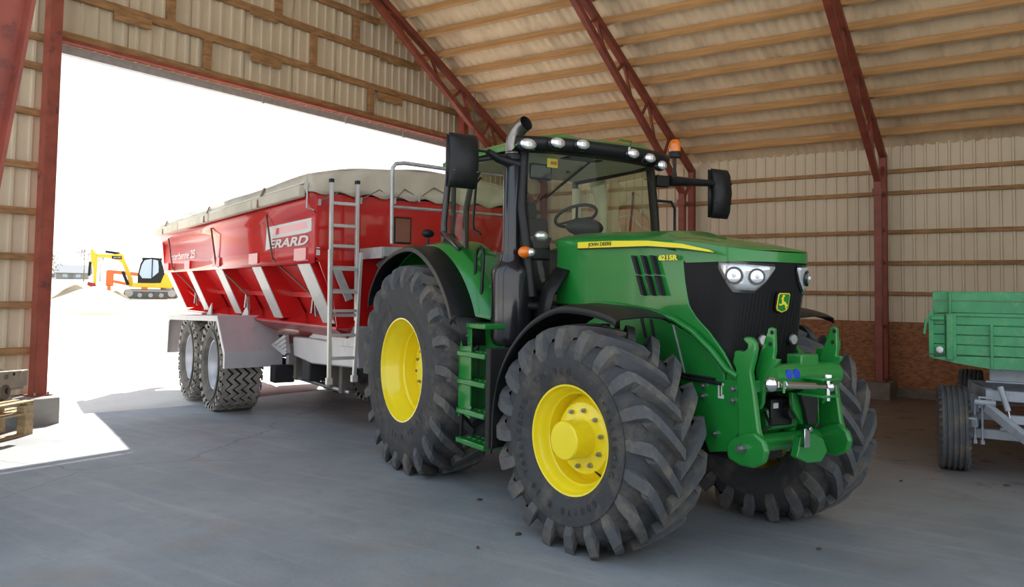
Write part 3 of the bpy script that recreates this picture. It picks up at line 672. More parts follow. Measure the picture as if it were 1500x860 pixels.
# rear mudguards: green fender with black flare
fo=[(-.80,1.58),(-.76,1.74),(-.52,1.98),(-.18,2.11),(.20,2.155),(.50,2.09),(.80,1.92),(1.02,1.70),(1.14,1.50)]
fi=[(-.78,1.62),(-.74,1.80),(-.50,2.05),(-.16,2.18),(.25,2.22),(.62,2.17),(.98,1.95),(1.20,1.68),(1.34,1.46)]
fo=crv(fo,4); fi=crv(fi,4)
for sd in (-1,1):
    g=M(); g.grid([[(x,sd*.97,z) for x,z in fo],[(x+.0,sd*.965,z+.02) for x,z in fo],[(x*.4+a*.6,sd*.86,z*.4+b*.6+.01) for (x,z),(a,b) in zip(fo,fi)],[(x,sd*.60,z) for x,z in fi],[(x,sd*.58,z-.03) for x,z in fi]]); fd=g.obj('rear_mudguard','green_paint',T,smooth=55,solid=.01)
    g=M(); g.grid([[(x,sd*.96,z+.012) for x,z in fo],[(x,sd*1.16,z+.0) for x,z in fo],[(x,sd*1.19,z-.012) for x,z in fo],[(x*.985,sd*1.195,z-.05) for x,z in fo]]); g.obj('flare','black_plastic',fd,smooth=55,solid=.012)
    g=M(); g.add([(x,sd*.60,z-.01) for x,z in fi]+[(1.1,sd*.60,1.2),(.9,sd*.60,.8),(.0,sd*.60,1.2),(-.7,sd*.60,1.3)],[tuple(range(len(fi)+4))]); g.obj('inner_panel','black_plastic',fd,smooth=0,solid=.01)
    g=M(); g.grid([[(1.14,sd*1.16,1.52),(1.14,sd*.66,1.48)],[(1.17,sd*1.10,1.27),(1.17,sd*.66,1.27)]]); g.obj('mud_flap','black_plastic',fd,smooth=30,solid=.015)
# steps (both sides)
for sd in (-1,1):
    t=sd
    sp=M(); sp.prism([(1.06,1.33),(1.20,1.47),(1.24,1.47),(1.24,.66),(1.06,.70),(1.03,1.0),(1.02,1.2)],'y',sd*1.06,sd*1.045).obj('step_plate','green_paint',T,bevel=.003)
    M().prism([(1.06,.66),(1.06,1.30),(1.20,1.47),(1.47,1.48),(1.50,.66)],'y',sd*.88,sd*.865).obj('back_plate','green_paint',T)
    M().bx(1.02,1.05,min(sd*.80,sd*1.06),max(sd*.80,sd*1.06),.66,1.22).obj('side_bracket','green_paint',T,bevel=.003)
    for q,z in enumerate((1.47,1.225,.99,.74,.49)):
        x0=1.04 if q else 1.2; st=M(); st.bx(x0,1.52,min(sd*.86,sd*1.09),max(sd*.86,sd*1.09),z-.045,z).obj('step','green_paint',T,bevel=.008)
        if q:
            mm=M()
            for i in range(5):
                for j in range(2): mm.cyl((x0+.08+.09*i,sd*(.90+.09*j),z),(x0+.08+.09*i,sd*(.90+.09*j),z+.006),.022,n=8)
            tag(mm.obj('tread_stud','green_lower',T),kind='stuff')
    M().beam((1.07,sd*1.04,.70),(1.05,sd*1.04,.48),.02,.03).obj('step_hanger','black_plastic',T); M().beam((1.53,sd*1.04,.70),(1.53,sd*1.04,.48),.02,.03).obj('step_hanger','black_plastic',T)
    M().bx(1.30,1.50,min(sd*.86,sd*.90),max(sd*.86,sd*.90),1.01,1.18).obj('dark_plate','black_plastic',T)
    M().cyl((1.42,sd*.90,1.085),(1.42,sd*.92,1.085),.035,n=16).obj('marker_lamp','amber',T)
    M().bx(1.10,1.9,sd*.62-.12,sd*.62+.12,.62,1.25).obj('fuel_tank','black_plastic',T,bevel=.04)
    M().bx(1.53,1.60,min(sd*.60,sd*1.08),max(sd*.60,sd*1.08),.48,1.28).obj('support_panel','black_matte',T,bevel=.01)
    hp=[(1.02,1.37),(.96,1.40),(.95,2.05),(.97,2.11),(1.03,2.13),(1.08,2.10),(1.09,2.04),(1.09,1.42),(1.06,1.37),(1.02,1.37)]
    M().tube([(x,sd*(.90-.05*(z-1.4)),z) for x,z in hp],.014,8,caps=False).obj('handrail','black_plastic',T,smooth=60)
for x,z in [(1.173,1.357),(1.225,1.296),(1.272,0.974),(1.268,0.764)]: M().cyl((x,-1.06,z),(x,-1.072,z),.012,n=6).obj('bolt','steel',T)
# exhaust ------------------------------------------------
EX,EY=1.40,-.77
m=M(); m.lathe([(0,1.27),(.12,1.275),(.155,1.30),(.170,1.36),(.175,1.88),(.165,1.93),(.12,1.975),(.105,2.01),(.098,2.05)],(EX,EY,0),'z',36); mf=m.obj('muffler','black_gloss',T,smooth=45)
M().lathe([(.0,2.04),(.082,2.04),(.082,2.90),(.078,2.905),(.0,2.905)],(EX,EY,0),'z',28).obj('stack_shield','black_gloss',mf,smooth=45)
M().lathe([(.086,2.86),(.088,2.90),(.080,2.91)],(EX,EY,0),'z',28).obj('clamp','black_plastic',mf)
tipd=Vector((.10,-.02,.0)); cp=[(EX,EY,2.88),(EX,EY,3.0),(EX+.008,EY+.005,3.05),(EX+.035,EY+.02,3.105),(EX+.08,EY+.035,3.145),(EX+.135,EY+.045,3.165)]
M().tube(cp,.066,20,caps=False).obj('tail_pipe','pipe_steel',mf,smooth=60)
M().tube([(p[0],p[1],p[2]) for p in cp[2:]],.060,20,caps=False).tube([cp[3],Vector(cp[3])+Vector((.001,0,.001))],.06,20).obj('pipe_bore','black_matte',mf,smooth=60)
M().bx(EX-.17,EX-.15,EY-.10,EY-.04,1.33,1.90).obj('heat_shield_edge','black_plastic',mf,bevel=.004)
for z in (1.45,1.78): M().cyl((EX-.16,EY-.10,z),(EX-.16,EY-.115,z),.016,n=8).obj('bolt','steel',mf)
M().bx(EX-.13,EX+.05,EY-.05,EY+.12,.95,1.28).obj('muffler_bracket','black_plastic',mf,bevel=.01)
M().cyl((1.53,-.83,1.06),(1.53,-.86,1.06),.03,n=12).obj('blue_cap','blue_plastic',T)
# cab ----------------------------------------------------
cab=M()
AP=[(1.56,.66,1.70),(1.54,.72,2.2),(1.50,.735,2.45),(1.47,.70,2.94)]
BP=[(.62,.86,1.75),(.62,.875,2.3),(.60,.84,2.94)]
CP=[(.20,.80,1.95),(.16,.80,2.4),(.18,.76,2.94)]
for sd in (-1,1):
    mir=lambda P_:[(x,y*sd,z) for x,y,z in P_]
    M().tube(mir(AP),.042,8).obj('front_pillar','black_plastic',T,smooth=60)
    M().tube(mir(CP),.035,8).obj('rear_pillar','black_gloss',T,smooth=60)
    M().tube(mir([(1.5,.60,1.64),(1.2,.74,1.60),(.95,.83,1.72),(.72,.85,1.98),(.45,.84,2.17),(.20,.80,2.22)]),.03,8).obj('door_sill','black_plastic',T,smooth=60)
    M().tube(mir([(1.47,.70,2.93),(.60,.84,2.95),(.18,.76,2.93)]),.03,8).obj('roof_rail','black_plastic',T,smooth=60)
    gl=[(1.50,.60,1.66),(1.2,.74,1.62),(.95,.835,1.74),(.72,.86,2.0),(.45,.845,2.18),(.18,.80,2.22),(.16,.79,2.4),(.18,.765,2.92),(.60,.84,2.93),(1.47,.71,2.92),(1.50,.735,2.4)]
    m=M(); gg=mir(gl); cx_=Vector((.85,sd*.87,2.35)); m.add([cx_]+gg,[(0,i+1,(i+1)%len(gg)+1) for i in range(len(gg))]); m.obj('side_window','cab_glass',T,smooth=80)
    M().tube(mir([(1.02,.87,2.75),(.99,.90,2.70),(.94,.90,2.35),(.96,.90,2.28),(1.05,.88,2.24)]),.012,6).obj('grab_bar','black_plastic',T,smooth=60)
    # inside of the rear pillars, cream trim
    M().tube(mir([(.62,.80,1.75),(.62,.80,2.5),(.64,.76,2.75),(.66,.70,2.86)]),[.05,.05,.07,.09] if sd>0 else [.03,.03,.03,.03],8).obj('pillar_trim','cream_trim' if sd>0 else 'dark_trim',T,smooth=60)
    M().tube(mir([(.24,.74,1.9),(.24,.74,2.85)]),.05 if sd>0 else .025,8).obj('pillar_trim','cream_trim' if sd>0 else 'dark_trim',T,smooth=60)
ws=[[(1.60-.02*abs(k)/6*.6+.02*(1-(k/6)**2)-(.0 if z<2.3 else (z-2.3)*.08)+(.06*(1-(k/6)**2)),k/6*(.70 if z>2.8 else .725 if z>2.3 else .50+.225*(z-1.5)/.8),z) for k in range(-6,7)] for z in (1.62,1.9,2.2,2.5,2.75,2.93)]
M().grid(ws).obj('windscreen','cab_glass',T,smooth=80)
M().add([(.14,-.78,1.9),(.14,.78,1.9),(.16,.74,2.92),(.16,-.74,2.92)],[(0,1,2,3)]).obj('rear_window','cab_glass',T,smooth=0)
M().bx(.10,.16,-.80,.80,1.55,1.92).bx(.12,1.55,-.72,.72,1.35,1.42).obj('cab_floor','black_plastic',T)
M().tube([(1.54,-.70,1.62),(1.64,-.3,1.60),(1.66,0,1.60),(1.64,.3,1.60),(1.54,.70,1.62)],.035,8).bx(1.5,1.62,-.6,.6,1.38,1.66).obj('cowl','black_plastic',T,smooth=50)
# roof cap and visor
def rp(x): # half width of the roof along its length
    return .80+.06*math.sin(PI*min(1,max(0,(x+.1)/1.7)))-.0
RXS=(.16,.22,.3,.5,.8,1.2,1.45,1.60,1.68,1.72)
m=M(); rows=[]
for x in RXS:
    r_=[]
    for k in range(-14,15):
        s=k/14; w=rp(x)*(1 if x<1.5 else 1-.0*(x-1.5)); ed=(1-abs(s)**9)
        fx=1 if .2<=x<=1.70 else .5
        bul=.018*math.exp(-((abs(s)-.55)/.12)**2)*(1 if x>1.2 else .6)
        z=2.985+ (.088+.006*(1-s*s)+bul-.012*abs(x-.8))*ed*fx
        xx=x-(.16*abs(s)**3 if x>1.4 else 0)
        r_.append((xx,w*s,z))
    rows.append(r_)
m.grid(rows)
bo=[(x-(.16 if x>1.4 else 0),rp(x)) for x in RXS]
m.grid([[(x,-w,2.985) for x,w in bo],[(x,-w*.99,2.95) for x,w in bo]]); m.grid([[(x,w,2.985) for x,w in bo],[(x,w*.99,2.95) for x,w in bo]])
rf=m.obj('cab_roof','green_paint',T,smooth=50)
# black visor at the front that carries the work lamps
vz=[]
for x_,z in ((-.03,3.05),(.035,3.04),(.055,3.00),(.03,2.945),(-.03,2.925),(-.16,2.93)):
    vz.append([(1.70+x_-.17*abs(k/14)**3,.845*k/14,z) for k in range(-14,15)])
M().grid(vz).obj('visor','black_plastic',T,smooth=60)
M().bx(.2,1.6,-.72,.72,2.93,2.95).obj('headliner','cream_trim',T)
M().bx(1.40,1.52,-.28,.10,2.92,2.96).obj('roof_vent','dark_trim',T)
M().tube([(1.66,.16,3.085),(1.68,.16,3.10),(1.68,.30,3.095),(1.66,.30,3.08)],.009,6).obj('roof_handle','green_paint',T,smooth=60)
for (y,z),(w,h_) in zip([(-0.773,2.964),(-0.535,2.987),(-0.301,2.992),(0.246,2.971),(0.460,2.955),(0.648,2.914)],((.082,.05),(.075,.048),(.07,.046),(.065,.045),(.062,.045),(.055,.045))):
    x=1.755-.17*abs(min(1,abs(y)/.845))**3-.01
    a=tag(M().ell((0,0,0),.055,w*1.15,h_*1.15,18,8).obj('work_lamp','black_gloss',T)); a.location=(x-.005,y,z)
    b_=M().ell((.040,0,0),.020,w*.98,h_*.92,18,8).obj('lamp_lens','lens',a); M().bx(.055,.061,-.012,.012,-.018,.018).obj('bulb','white_paint',a)
M().add([onv for onv in [(1.765,.19,2.985),(1.765,.23,2.985),(1.765,.235,3.0),(1.765,.215,3.01),(1.765,.22,3.03),(1.765,.195,3.02)]],[(0,1,2,3,4,5)]).obj('small_emblem','decal',T,smooth=0)
# interior
W=[(0.135,2.455)]
wy,wz=W[0]
n_=Vector((-.45,0,.9)).normalized(); u_=Vector((0,1,0)); v_=n_.cross(u_)
ring=[Vector((1.12,.10,2.455))+u_*.20*math.cos(2*PI*i/28)+v_*.20*math.sin(2*PI*i/28) for i in range(29)]
sw=M().tube(ring,.015,8,caps=False).obj('steering_wheel','dark_trim',T,smooth=60)
cc_=Vector((1.13,.10,2.42))
for a in (0,120,240): M().tube([cc_,Vector((1.12,.10,2.455))+u_*.2*math.cos(R(a))+v_*.2*math.sin(R(a))],.012,6).obj('spoke','dark_trim',sw)
M().tube([cc_,(1.30,.10,2.1),(1.42,.10,1.5)],[.04,.06,.08],10).obj('steering_column','dark_trim',T,smooth=60)
m=M(); m.ell((1.26,.10,2.34),.12,.20,.085,20,10); m.obj('instrument_pod','dark_trim',T,smooth=60)
st=M(); st.bx(.42,.92,-.26,.26,1.72,1.88).obj('seat','seat_cloth',T,bevel=.05); M().ob(Vector((.44,0,2.15)),(.07,.25,.34),Matrix.Rotation(R(-10),3,'Y')).obj('seat_backrest','seat_cloth',T,bevel=.05); M().ob(Vector((.36,0,2.56)),(.05,.14,.09),Matrix.Rotation(R(-10),3,'Y')).obj('headrest','seat_cloth',T,bevel=.04)
M().bx(.45,1.0,-.46,-.32,1.95,2.03).bx(.5,.8,-.45,-.33,1.6,1.95).obj('armrest','dark_trim',T,bevel=.02)
M().bx(.95,1.02,-.50,-.30,2.10,2.26).obj('display','black_gloss',T,bevel=.01)
M().bx(.1,1.2,-.66,-.50,1.4,1.9).obj('side_console','dark_trim',T,bevel=.03)
M().bx(.1,.7,.5,.72,1.4,1.95).obj('side_console','cream_trim',T,bevel=.03)
M().bx(1.05,1.5,-.35,.35,1.42,1.62).obj('footwell','dark_trim',T,bevel=.02)
q=[(-0.505,2.781)][0]
M().bx(1.40,1.44,q[0]-.11,q[0]+.12,q[1]-.07,q[1]+.075).obj('inside_mirror','black_gloss',T,bevel=.02)
q=[(-0.398,2.865)][0]
M().bx(1.45,1.455,q[0]-.055,q[0]+.055,q[1]-.04,q[1]+.04).obj('sticker','yellow_decal',T); M().bx(1.456,1.457,q[0]-.02,q[0]+.045,q[1]-.015,q[1]+.015).obj('sticker_print','orange_paint',T)
wp=[(-0.176,2.863),(-0.611,2.522),(-0.263,2.807),(-0.508,2.611)]
M().tube([(1.70,wp[0][0],wp[0][1]),(1.67,wp[1][0],wp[1][1])],.009,6).tube([(1.72,wp[2][0],wp[2][1]),(1.69,wp[3][0],wp[3][1])],.012,6).obj('wiper','black_plastic',T)
M().tube([(.98,.10,2.9),(.98,.10,2.88)],.02).obj('dome_lamp','black_plastic',T)
# corner lamps beside the stack
for nm,(y,z),x,rx,ry,rz,mt in (('indicator_lamp',[(-0.774,2.065)][0],1.62,.055,.062,.050,'amber'),('indicator_lens',[(-0.740,2.063)][0],1.65,.045,.038,.038,'lens'),('side_work_lamp',[(-0.588,2.209)][0],1.58,.045,.068,.045,'lens')):
    M().ell((x,y,z),rx,ry,rz,16,10).obj(nm,mt,T)
a,b_=[(-0.703,2.106),(-0.509,2.004)]
M().bx(1.50,1.62,a[0]+.02,b_[0],b_[1],a[1]).obj('lamp_bracket','black_plastic',T,bevel=.02)
M().tube([(1.55,-.5,2.14),(1.58,-.50,2.20)],.015).obj('lamp_stalk','black_plastic',T)
# mirrors
def mirror(P4,x,arm,dx,nm='side_mirror'):
    ys=[p[0] for p in P4]; zs=[p[1] for p in P4]; y0,y1,z0,z1=min(ys),max(ys),min(zs),max(zs)
    m=M(); rows=[]
    for f,ox in ((.0,.0),(.02,.03),(.12,.07),(.5,.10),(.88,.075),(.98,.035),(1.0,.0)):
        rows.append([(x+dx*ox*(1-.6*abs(2*g-1)**8),y0+(y1-y0)*g,z0+(z1-z0)*f) for g in (0,.03,.15,.5,.85,.97,1)])
    m.grid(rows); m.grid([[(x-.03*dx,y0+(y1-y0)*g,z0+(z1-z0)*f) for g in (0,1)] for f in (0,1)]); 
    mo=m.obj(nm,'black_plastic',T,smooth=50,solid=.02)
    M().bx(x-.045*dx-.003,x-.045*dx+.003,y0+.02,y1-.02,z0+.02,z1-.02).obj('mirror_glass','chrome',mo)
    M().bx(x+dx*.06,x+dx*.085,y0+.005,y1-.005,z0+(z1-z0)*.28,z0+(z1-z0)*.295).obj('mirror_ridge','black_gloss',mo)
    M().tube(arm[0],.011,8).obj('mirror_stem','black_plastic',mo); M().tube(arm[1],[.03,.04,.055],8).obj('mirror_arm','black_plastic',mo,smooth=50)
P=[(-1.369,3.032),(-1.118,2.595)]
mirror(P,1.36,([(1.45,-1.20,2.90),(1.44,-1.02,2.90)],[(1.44,-1.04,2.90),(1.42,-.93,2.86),(1.44,-.74,2.82)]),1)
P=[(1.598,3.006),(1.820,2.520)]
mirror(P,1.36,([(1.45,1.80,2.86),(1.40,1.62,2.86)],[(1.40,1.66,2.86),(1.38,1.3,2.85),(1.42,.98,2.83)]),1)
M().bx(1.38,1.46,.80,.96,2.76,2.87).obj('arm_hinge','black_plastic',T,bevel=.01)
M().tube([(1.46,.76,2.62),(1.46,.98,2.62),(1.44,1.04,2.56),(1.42,1.06,2.38),(1.42,1.06,2.2)],.013,8).obj('far_handrail','black_plastic',T,smooth=60)
# beacon on its bracket
B=[(1.168,3.151),(1.168,3.302)]
by=B[0][0]; bz=B[0][1]
be=M().lathe([(.0,0),(.055,0),(.058,.02),(.052,.035),(.05,.05),(.0,.05)],(0,0,0),'z',20).obj('beacon','black_plastic',T); be.location=(1.30,by,bz-.06); be.scale=(1.15,1.15,1.15)
M().lathe([(.048,.05),(.050,.10),(.044,.135),(.025,.155),(0,.16)],(0,0,0),'z',20).obj('beacon_dome','amber',be,smooth=60)
M().tube([(0,0,0),(-.0,0,-.09),(-.01,-.015,-.20)],.014,8).tube([(-.01,-.015,-.2),(.0,-.34,-.215)],.008,6).obj('beacon_stem','black_plastic',be)
M().tube([(.2,-.5,3.1),(.2,-.5,3.75)],.004,5).obj('antenna','black_plastic',T)
# rear lamp on the near mudguard
M().ell((-.20,-.80,2.32),.05,.07,.045,14,8).tube([(-.2,-.8,2.28),(-.2,-.8,2.19)],.015).obj('plough_lamp','black_plastic',T)
M().tube([(.02,-.72,2.36),(.15,-.80,2.30),(.40,-.86,2.24),(.66,-.88,2.12)],[.02,.035,.035,.02],8).obj('fender_handle','black_gloss',T,smooth=60)
# hood hinge area: black filler between cab and hood
M().bx(1.58,1.72,-.42,.42,1.4,2.17).obj('hood_back_seal','black_matte',T,bevel=.02)
m=M(); m.grid([[(1.62,-.46,1.95),(1.62,-.60,1.75),(1.62,-.66,1.5)],[(1.80,-.45,1.92),(1.80,-.60,1.72),(1.80,-.66,1.5)]]); m.obj('side_deflector','black_plastic',T,solid=.01)
# ---------------- front linkage ----------------
def plate(poly,y0,y1,nm,mt='green_paint',bev=.006): return M().prism(poly,'y',y0,y1).obj(nm,mt,T,bevel=bev)
sp_=[(3.051,1.162),(3.319,1.169),(3.594,1.192),(3.605,0.879),(3.478,0.723),(3.332,0.694),(3.282,0.784),(3.218,0.902),(3.073,0.985)]
plate(sp_,-.39,-.365,'mount_plate'); plate(sp_,.365,.39,'mount_plate')
ar=[(3.641,1.460),(3.671,1.474),(3.710,1.472),(3.743,1.440),(3.749,1.406),(3.738,1.346),(3.710,1.259),(3.737,1.110),(3.769,0.908),(3.812,0.786),(3.788,0.703),(3.682,0.662),(3.597,0.694),(3.606,0.884),(3.598,1.093),(3.586,1.261),(3.561,1.302),(3.575,1.378),(3.609,1.384),(3.649,1.378),(3.682,1.402),(3.685,1.424),(3.668,1.435)]
plate(ar,-.415,-.375,'lift_arm',bev=.010); plate(ar,.375,.415,'lift_arm',bev=.010)
bs=[(3.543,0.780),(3.583,0.826),(3.690,0.876),(3.778,0.894),(3.847,0.856),(3.873,0.795),(3.847,0.721),(3.767,0.677),(3.657,0.673),(3.560,0.698)]
plate(bs,-.46,-.415,'arm_boss',bev=.015); plate(bs,.33,.375,'arm_boss',bev=.015)
tp_=[(3.762,1.529),(3.781,1.536),(3.807,1.529),(3.813,1.388),(3.802,1.345),(3.845,1.342),(3.834,1.313),(3.813,1.295),(3.754,1.247),(3.726,1.138),(3.715,1.056),(3.693,1.015),(3.665,1.024),(3.677,1.158),(3.657,1.264),(3.699,1.380),(3.754,1.503)]
plate(tp_,-.315,-.285,'link_plate'); plate(tp_,.285,.315,'link_plate')
for x,z in [(3.794,1.505),(3.781,1.432)]: 
    for yy in (-.3155,.2845): M().cyl((x,yy-.002,z),(x,yy+.002,z),.014,n=12).obj('pin_hole','black_matte',T)
M().cyl((3.76,-.31,1.225),(3.76,.31,1.225),.080,n=24).obj('cross_tube','green_paint',T)
M().bx(3.3,3.70,-.365,.365,1.12,1.20).bx(3.68,3.80,-.05,.12,1.27,1.36).obj('top_bridge','green_paint',T,bevel=.01)
M().cyl((3.60,-.40,.78),(3.60,.36,.78),.058,n=20).obj('lower_cross_tube','green_paint',T)
bx_,bz_=[(3.694,0.786)][0]
M().cyl((bx_,-.46,bz_),(bx_,-.49,bz_),.028,n=6).cyl((bx_,-.49,bz_),(bx_,-.52,bz_),.016,n=10).obj('arm_bolt','steel',T)
for x,z in [(3.289,1.126),(3.286,1.058),(3.549,1.132),(3.549,1.058),(3.395,0.826)]: M().cyl((x,-.39,z),(x,-.41,z),.019,n=6).cyl((x,-.405,z),(x,-.425,z),.010,n=8).obj('bolt','steel',T)
# stored top link across the linkage
L0,L1=[(-0.525,1.212),(0.007,1.171)]
a=Vector((3.97,L0[0],L0[1])); b_=Vector((3.97,L1[0],L1[1])); d=(b_-a)
tl=M().tube([a+d*.12,a+d*.9],.017,12).tube([a+d*.22,a+d*.72],.022,12).obj('top_link','chrome',T,smooth=50)
M().ell(a,.038,.042,.046,16,10).obj('ball_end','chrome',tl,smooth=60); M().ell(b_,.030,.034,.034,14,8).obj('ball_end','chrome',tl,smooth=60)
M().cyl(b_+Vector((0,-.02,-.085)),b_+Vector((0,-.02,.075)),.014,n=12).cyl(b_+Vector((0,-.02,.06)),b_+Vector((0,-.02,.078)),.028,n=14).obj('link_pin','chrome',tl)
M().cyl(a+Vector((.04,.06,-.05)),a+Vector((.04,.065,.02)),.008,n=8).obj('spring_clip','green_paint',tl)
for dz in (-.055,.05): M().bx(3.80,4.0,b_.y-.10,b_.y+.05,b_.z+dz-.008,b_.z+dz+.008).obj('link_fork','green_paint',T,bevel=.004)
M().bx(3.78,3.95,b_.y-.02,b_.y+.0,b_.z-.06,b_.z+.05).obj('fork_web','green_paint',T)
bc=[(-0.210,1.244),(-0.140,1.245)]
for y,z in bc: M().cyl((3.74,y,z),(3.84,y,z),.030,n=14).obj('dust_cap','blue_plastic',T)
M().cyl((3.7,bc[0][0]-.05,bc[0][1]-.03),(3.8,bc[0][0]-.05,bc[0][1]-.03),.015,n=8).obj('coupling','steel',T)
q=[(-0.121,1.060),(0.082,0.883)]
M().bx(3.50,3.62,q[0][0],q[1][0],q[1][1],q[0][1]).obj('control_box','black_plastic',T,bevel=.01)
q=[(-0.107,1.034),(-0.062,1.000)]
M().bx(3.62,3.626,q[0][0],q[1][0],q[1][1],q[0][1]).obj('box_label','decal',T)
M().bx(3.40,3.60,-.14,.16,.85,1.0).obj('pto_housing','green_lower',T,bevel=.02)
M().cyl((3.55,.02,.98),(3.68,.02,.98),.05,n=16).obj('pto_guard','black_plastic',T)
q=[(-0.020,1.108),(0.147,1.086),(0.159,0.920),(0.078,0.895),(-0.008,0.997)]
M().add([(3.70,y,z) for y,z in q]+[(3.67,y,z) for y,z in q],[(0,1,2,3,4),(9,8,7,6,5)]+[(i,(i+1)%5,5+(i+1)%5,5+i) for i in range(5)]).obj('centre_plate','green_paint',T,bevel=.003)
q=[(0.010,1.120),(0.164,1.107),(0.191,1.035),(0.162,0.894),(0.088,0.900),(0.062,0.998)]
M().add([(3.74,y,z) for y,z in q]+[(3.71,y,z) for y,z in q],[(0,1,2,3,4,5),(11,10,9,8,7,6)]+[(i,(i+1)%6,6+(i+1)%6,6+i) for i in range(6)]).obj('rubber_guard','black_plastic',T,bevel=.003)
M().cyl((3.5,.14,.7),(3.62,.16,1.1),.04,n=14).obj('lift_cylinder','green_paint',T)
# near lower hook pin on the far arm
q=[(-0.107,0.885),(-0.056,0.787)]
M().bx(3.84,3.87,q[0][0],q[1][0],q[1][1],q[0][1]+.02).cyl((3.86,(q[0][0]+q[1][0])/2,q[0][1]+.02),(3.90,(q[0][0]+q[1][0])/2,q[0][1]+.02),.016,n=10).obj('latch_pin','chrome',T,bevel=.003)
fp_=[(-0.078,0.843),(0.039,0.860),(0.139,0.817),(0.179,0.735),(0.118,0.671),(-0.015,0.675),(-0.118,0.719)]
n=len(fp_); M().add([(3.82,y,z) for y,z in fp_]+[(3.76,y,z) for y,z in fp_],[tuple(range(n)),tuple(range(n,2*n))[::-1]]+[(i,(i+1)%n,n+(i+1)%n,n+i) for i in range(n)]).obj('arm_end','green_paint',T,bevel=.008)
x,z=[(3.413,1.059)][0]
for (a0,b0,a1,b1) in ((0,0,.05,.014),(0,.085,.05,.10),(.0,.014,.012,.085),(.028,.014,.05,.025),(.028,.014,.036,.085)): M().bx(x+a0,x+a1,-.3925,-.39,z+b0,z+b1).obj('maker_mark','decal',T)
M().tube([(3.0,-.40,1.165),(3.25,-.405,1.16),(3.45,-.40,1.155)],.012,6).tube([(3.0,-.40,1.19),(3.2,-.405,1.185),(3.4,-.40,1.18)],.010,6).obj('hose','black_plastic',T)
M().tube([(3.60,-.16,.98),(3.68,-.20,.90),(3.62,-.26,.86)],.010,6).obj('cable','black_plastic',T)


# ---------------- big red grain trailer ----------------
RO=(-9.87,8.72); RH=R(-22)
G=tag(empty('grain_trailer',(RO[0],RO[1],-.083),RH),'long red grain trailer with rolled beige tarpaulin and grey ribs, behind the tractor','trailer')
def gobj(m,nm,mt,parent=None,**k):
    m.v=[(x,y,z+.083) for x,y,z in m.v]; return m.obj(nm,mt,parent or G,**k)
FXx,RX0,HW=3.83,-4.72,1.32
# wheels
for x in (0.0,-1.60):
    for sd in (-1,1):
        Rt=.685
        tm=tyre(Rt,.58,.345,.46,.685,34,.030,0,0,sd,style='zig'); t=tm.obj('trailer_wheel','rubber_old',G,smooth=30); tag(tm.tread.obj('tread','rubber_block',t,smooth=30),kind='stuff')
        gm=M().lathe([(Rt-.03,-.262),(Rt-.026,-.24),(Rt-.022,0),(Rt-.026,.24),(Rt-.03,.262)],(0,0,0),'y',72); gm.v=[(a,b,max(c,-.683)) for a,b,c in gm.v]; gm.obj('tread_base','rubber_groove',t,smooth=40)
        t.location=(x,sd*1.20,.688)
        prof=[(.35,.23),(.36,0),(.352,-.20),(.366,-.232),(.362,-.238),(.345,-.236),(.338,-.20),(.32,-.17),(.31,-.10),(.30,-.02),(.285,.0),(.25,-.01),(.17,-.03),(.165,-.06),(.10,-.065),(.095,-.13),(.08,-.145),(0,-.145)]
        rimlathe(prof,sd,40).obj('rim','rim_silver',t,smooth=35)
        for i in range(8): a=2*PI*i/8; M().cyl((.2*math.cos(a),(-.015)*(-sd),.2*math.sin(a)),(.2*math.cos(a),(-.05)*(-sd),.2*math.sin(a)),.015,n=6).obj('wheel_nut','steel',t)
# body: rim band, side sheet, sloping hopper
for sd in (-1,1):
    S=lambda y:sd*y
    gobj(M().grid([[(RX0,S(1.40),2.80),(FXx,S(1.40),2.80)],[(RX0,S(1.41),2.68),(FXx,S(1.41),2.68)],[(RX0,S(1.32),2.56),(FXx,S(1.32),2.56)],[(RX0,S(1.32),2.20),(FXx,S(1.32),2.20)],[(RX0,S(1.322),2.195),(FXx,S(1.322),2.195)],[(RX0,S(1.32),2.02),(FXx,S(1.32),2.02)]]),'side_wall','red_body',smooth=20,solid=.02)
    gobj(M().grid([[(RX0,S(1.30),2.05),(FXx,S(1.30),2.05)],[(RX0,S(1.10),2.03),(FXx-.02,S(1.10),2.03)],[(RX0+.4,S(.80),1.66),(FXx-.08,S(.80),1.66)],[(RX0+.6,S(.66),1.42),(FXx-.12,S(.66),1.42)],[(RX0+.6,S(1.0),1.30),(FXx-.14,S(1.0),1.30)]]),'hopper_side','red_body',smooth=0,solid=.02)
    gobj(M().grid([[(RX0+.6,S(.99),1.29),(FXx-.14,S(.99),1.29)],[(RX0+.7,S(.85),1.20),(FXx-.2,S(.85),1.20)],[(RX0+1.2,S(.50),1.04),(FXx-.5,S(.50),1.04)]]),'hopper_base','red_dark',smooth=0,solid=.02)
    gobj(M().bx(RX0+.9,FXx-.3,min(S(.78),S(.87)),max(S(.78),S(.87)),1.63,1.70),'hopper_rail','red_body',bevel=.006)
    for x in (3.45,1.58,-.43,-2.50,-4.35):
        m=M(); xa=x; hw=.205
        # rib: flat grey face toward the outside, red webs
        a=(S(1.345),2.10); b_=(S(.99),1.35)
        m.add([(xa-hw,a[0],a[1]),(xa+hw,a[0],a[1]),(xa+hw*.9-.0,b_[0],b_[1]),(xa-hw*.9,b_[0],b_[1])],[(0,1,2,3)])
        f=gobj(m,'rib_face','grey_rib',solid=.012,smooth=0)
        m=M()
        for q in (-hw,hw): m.add([(xa+q,S(1.34),2.10),(xa+q*.9,S(.985),1.35),(xa+q*.9,S(.66),1.36),(xa+q,S(1.05),2.06)],[(0,1,2,3)])
        gobj(m,'rib_web','red_dark' if False else 'red_body',smooth=0,solid=.01)
        gobj(M().bx(xa-hw,xa+hw,min(S(1.325),S(1.36)),max(S(1.325),S(1.36)),2.06,2.20),'rib_cap','red_body',bevel=.004)
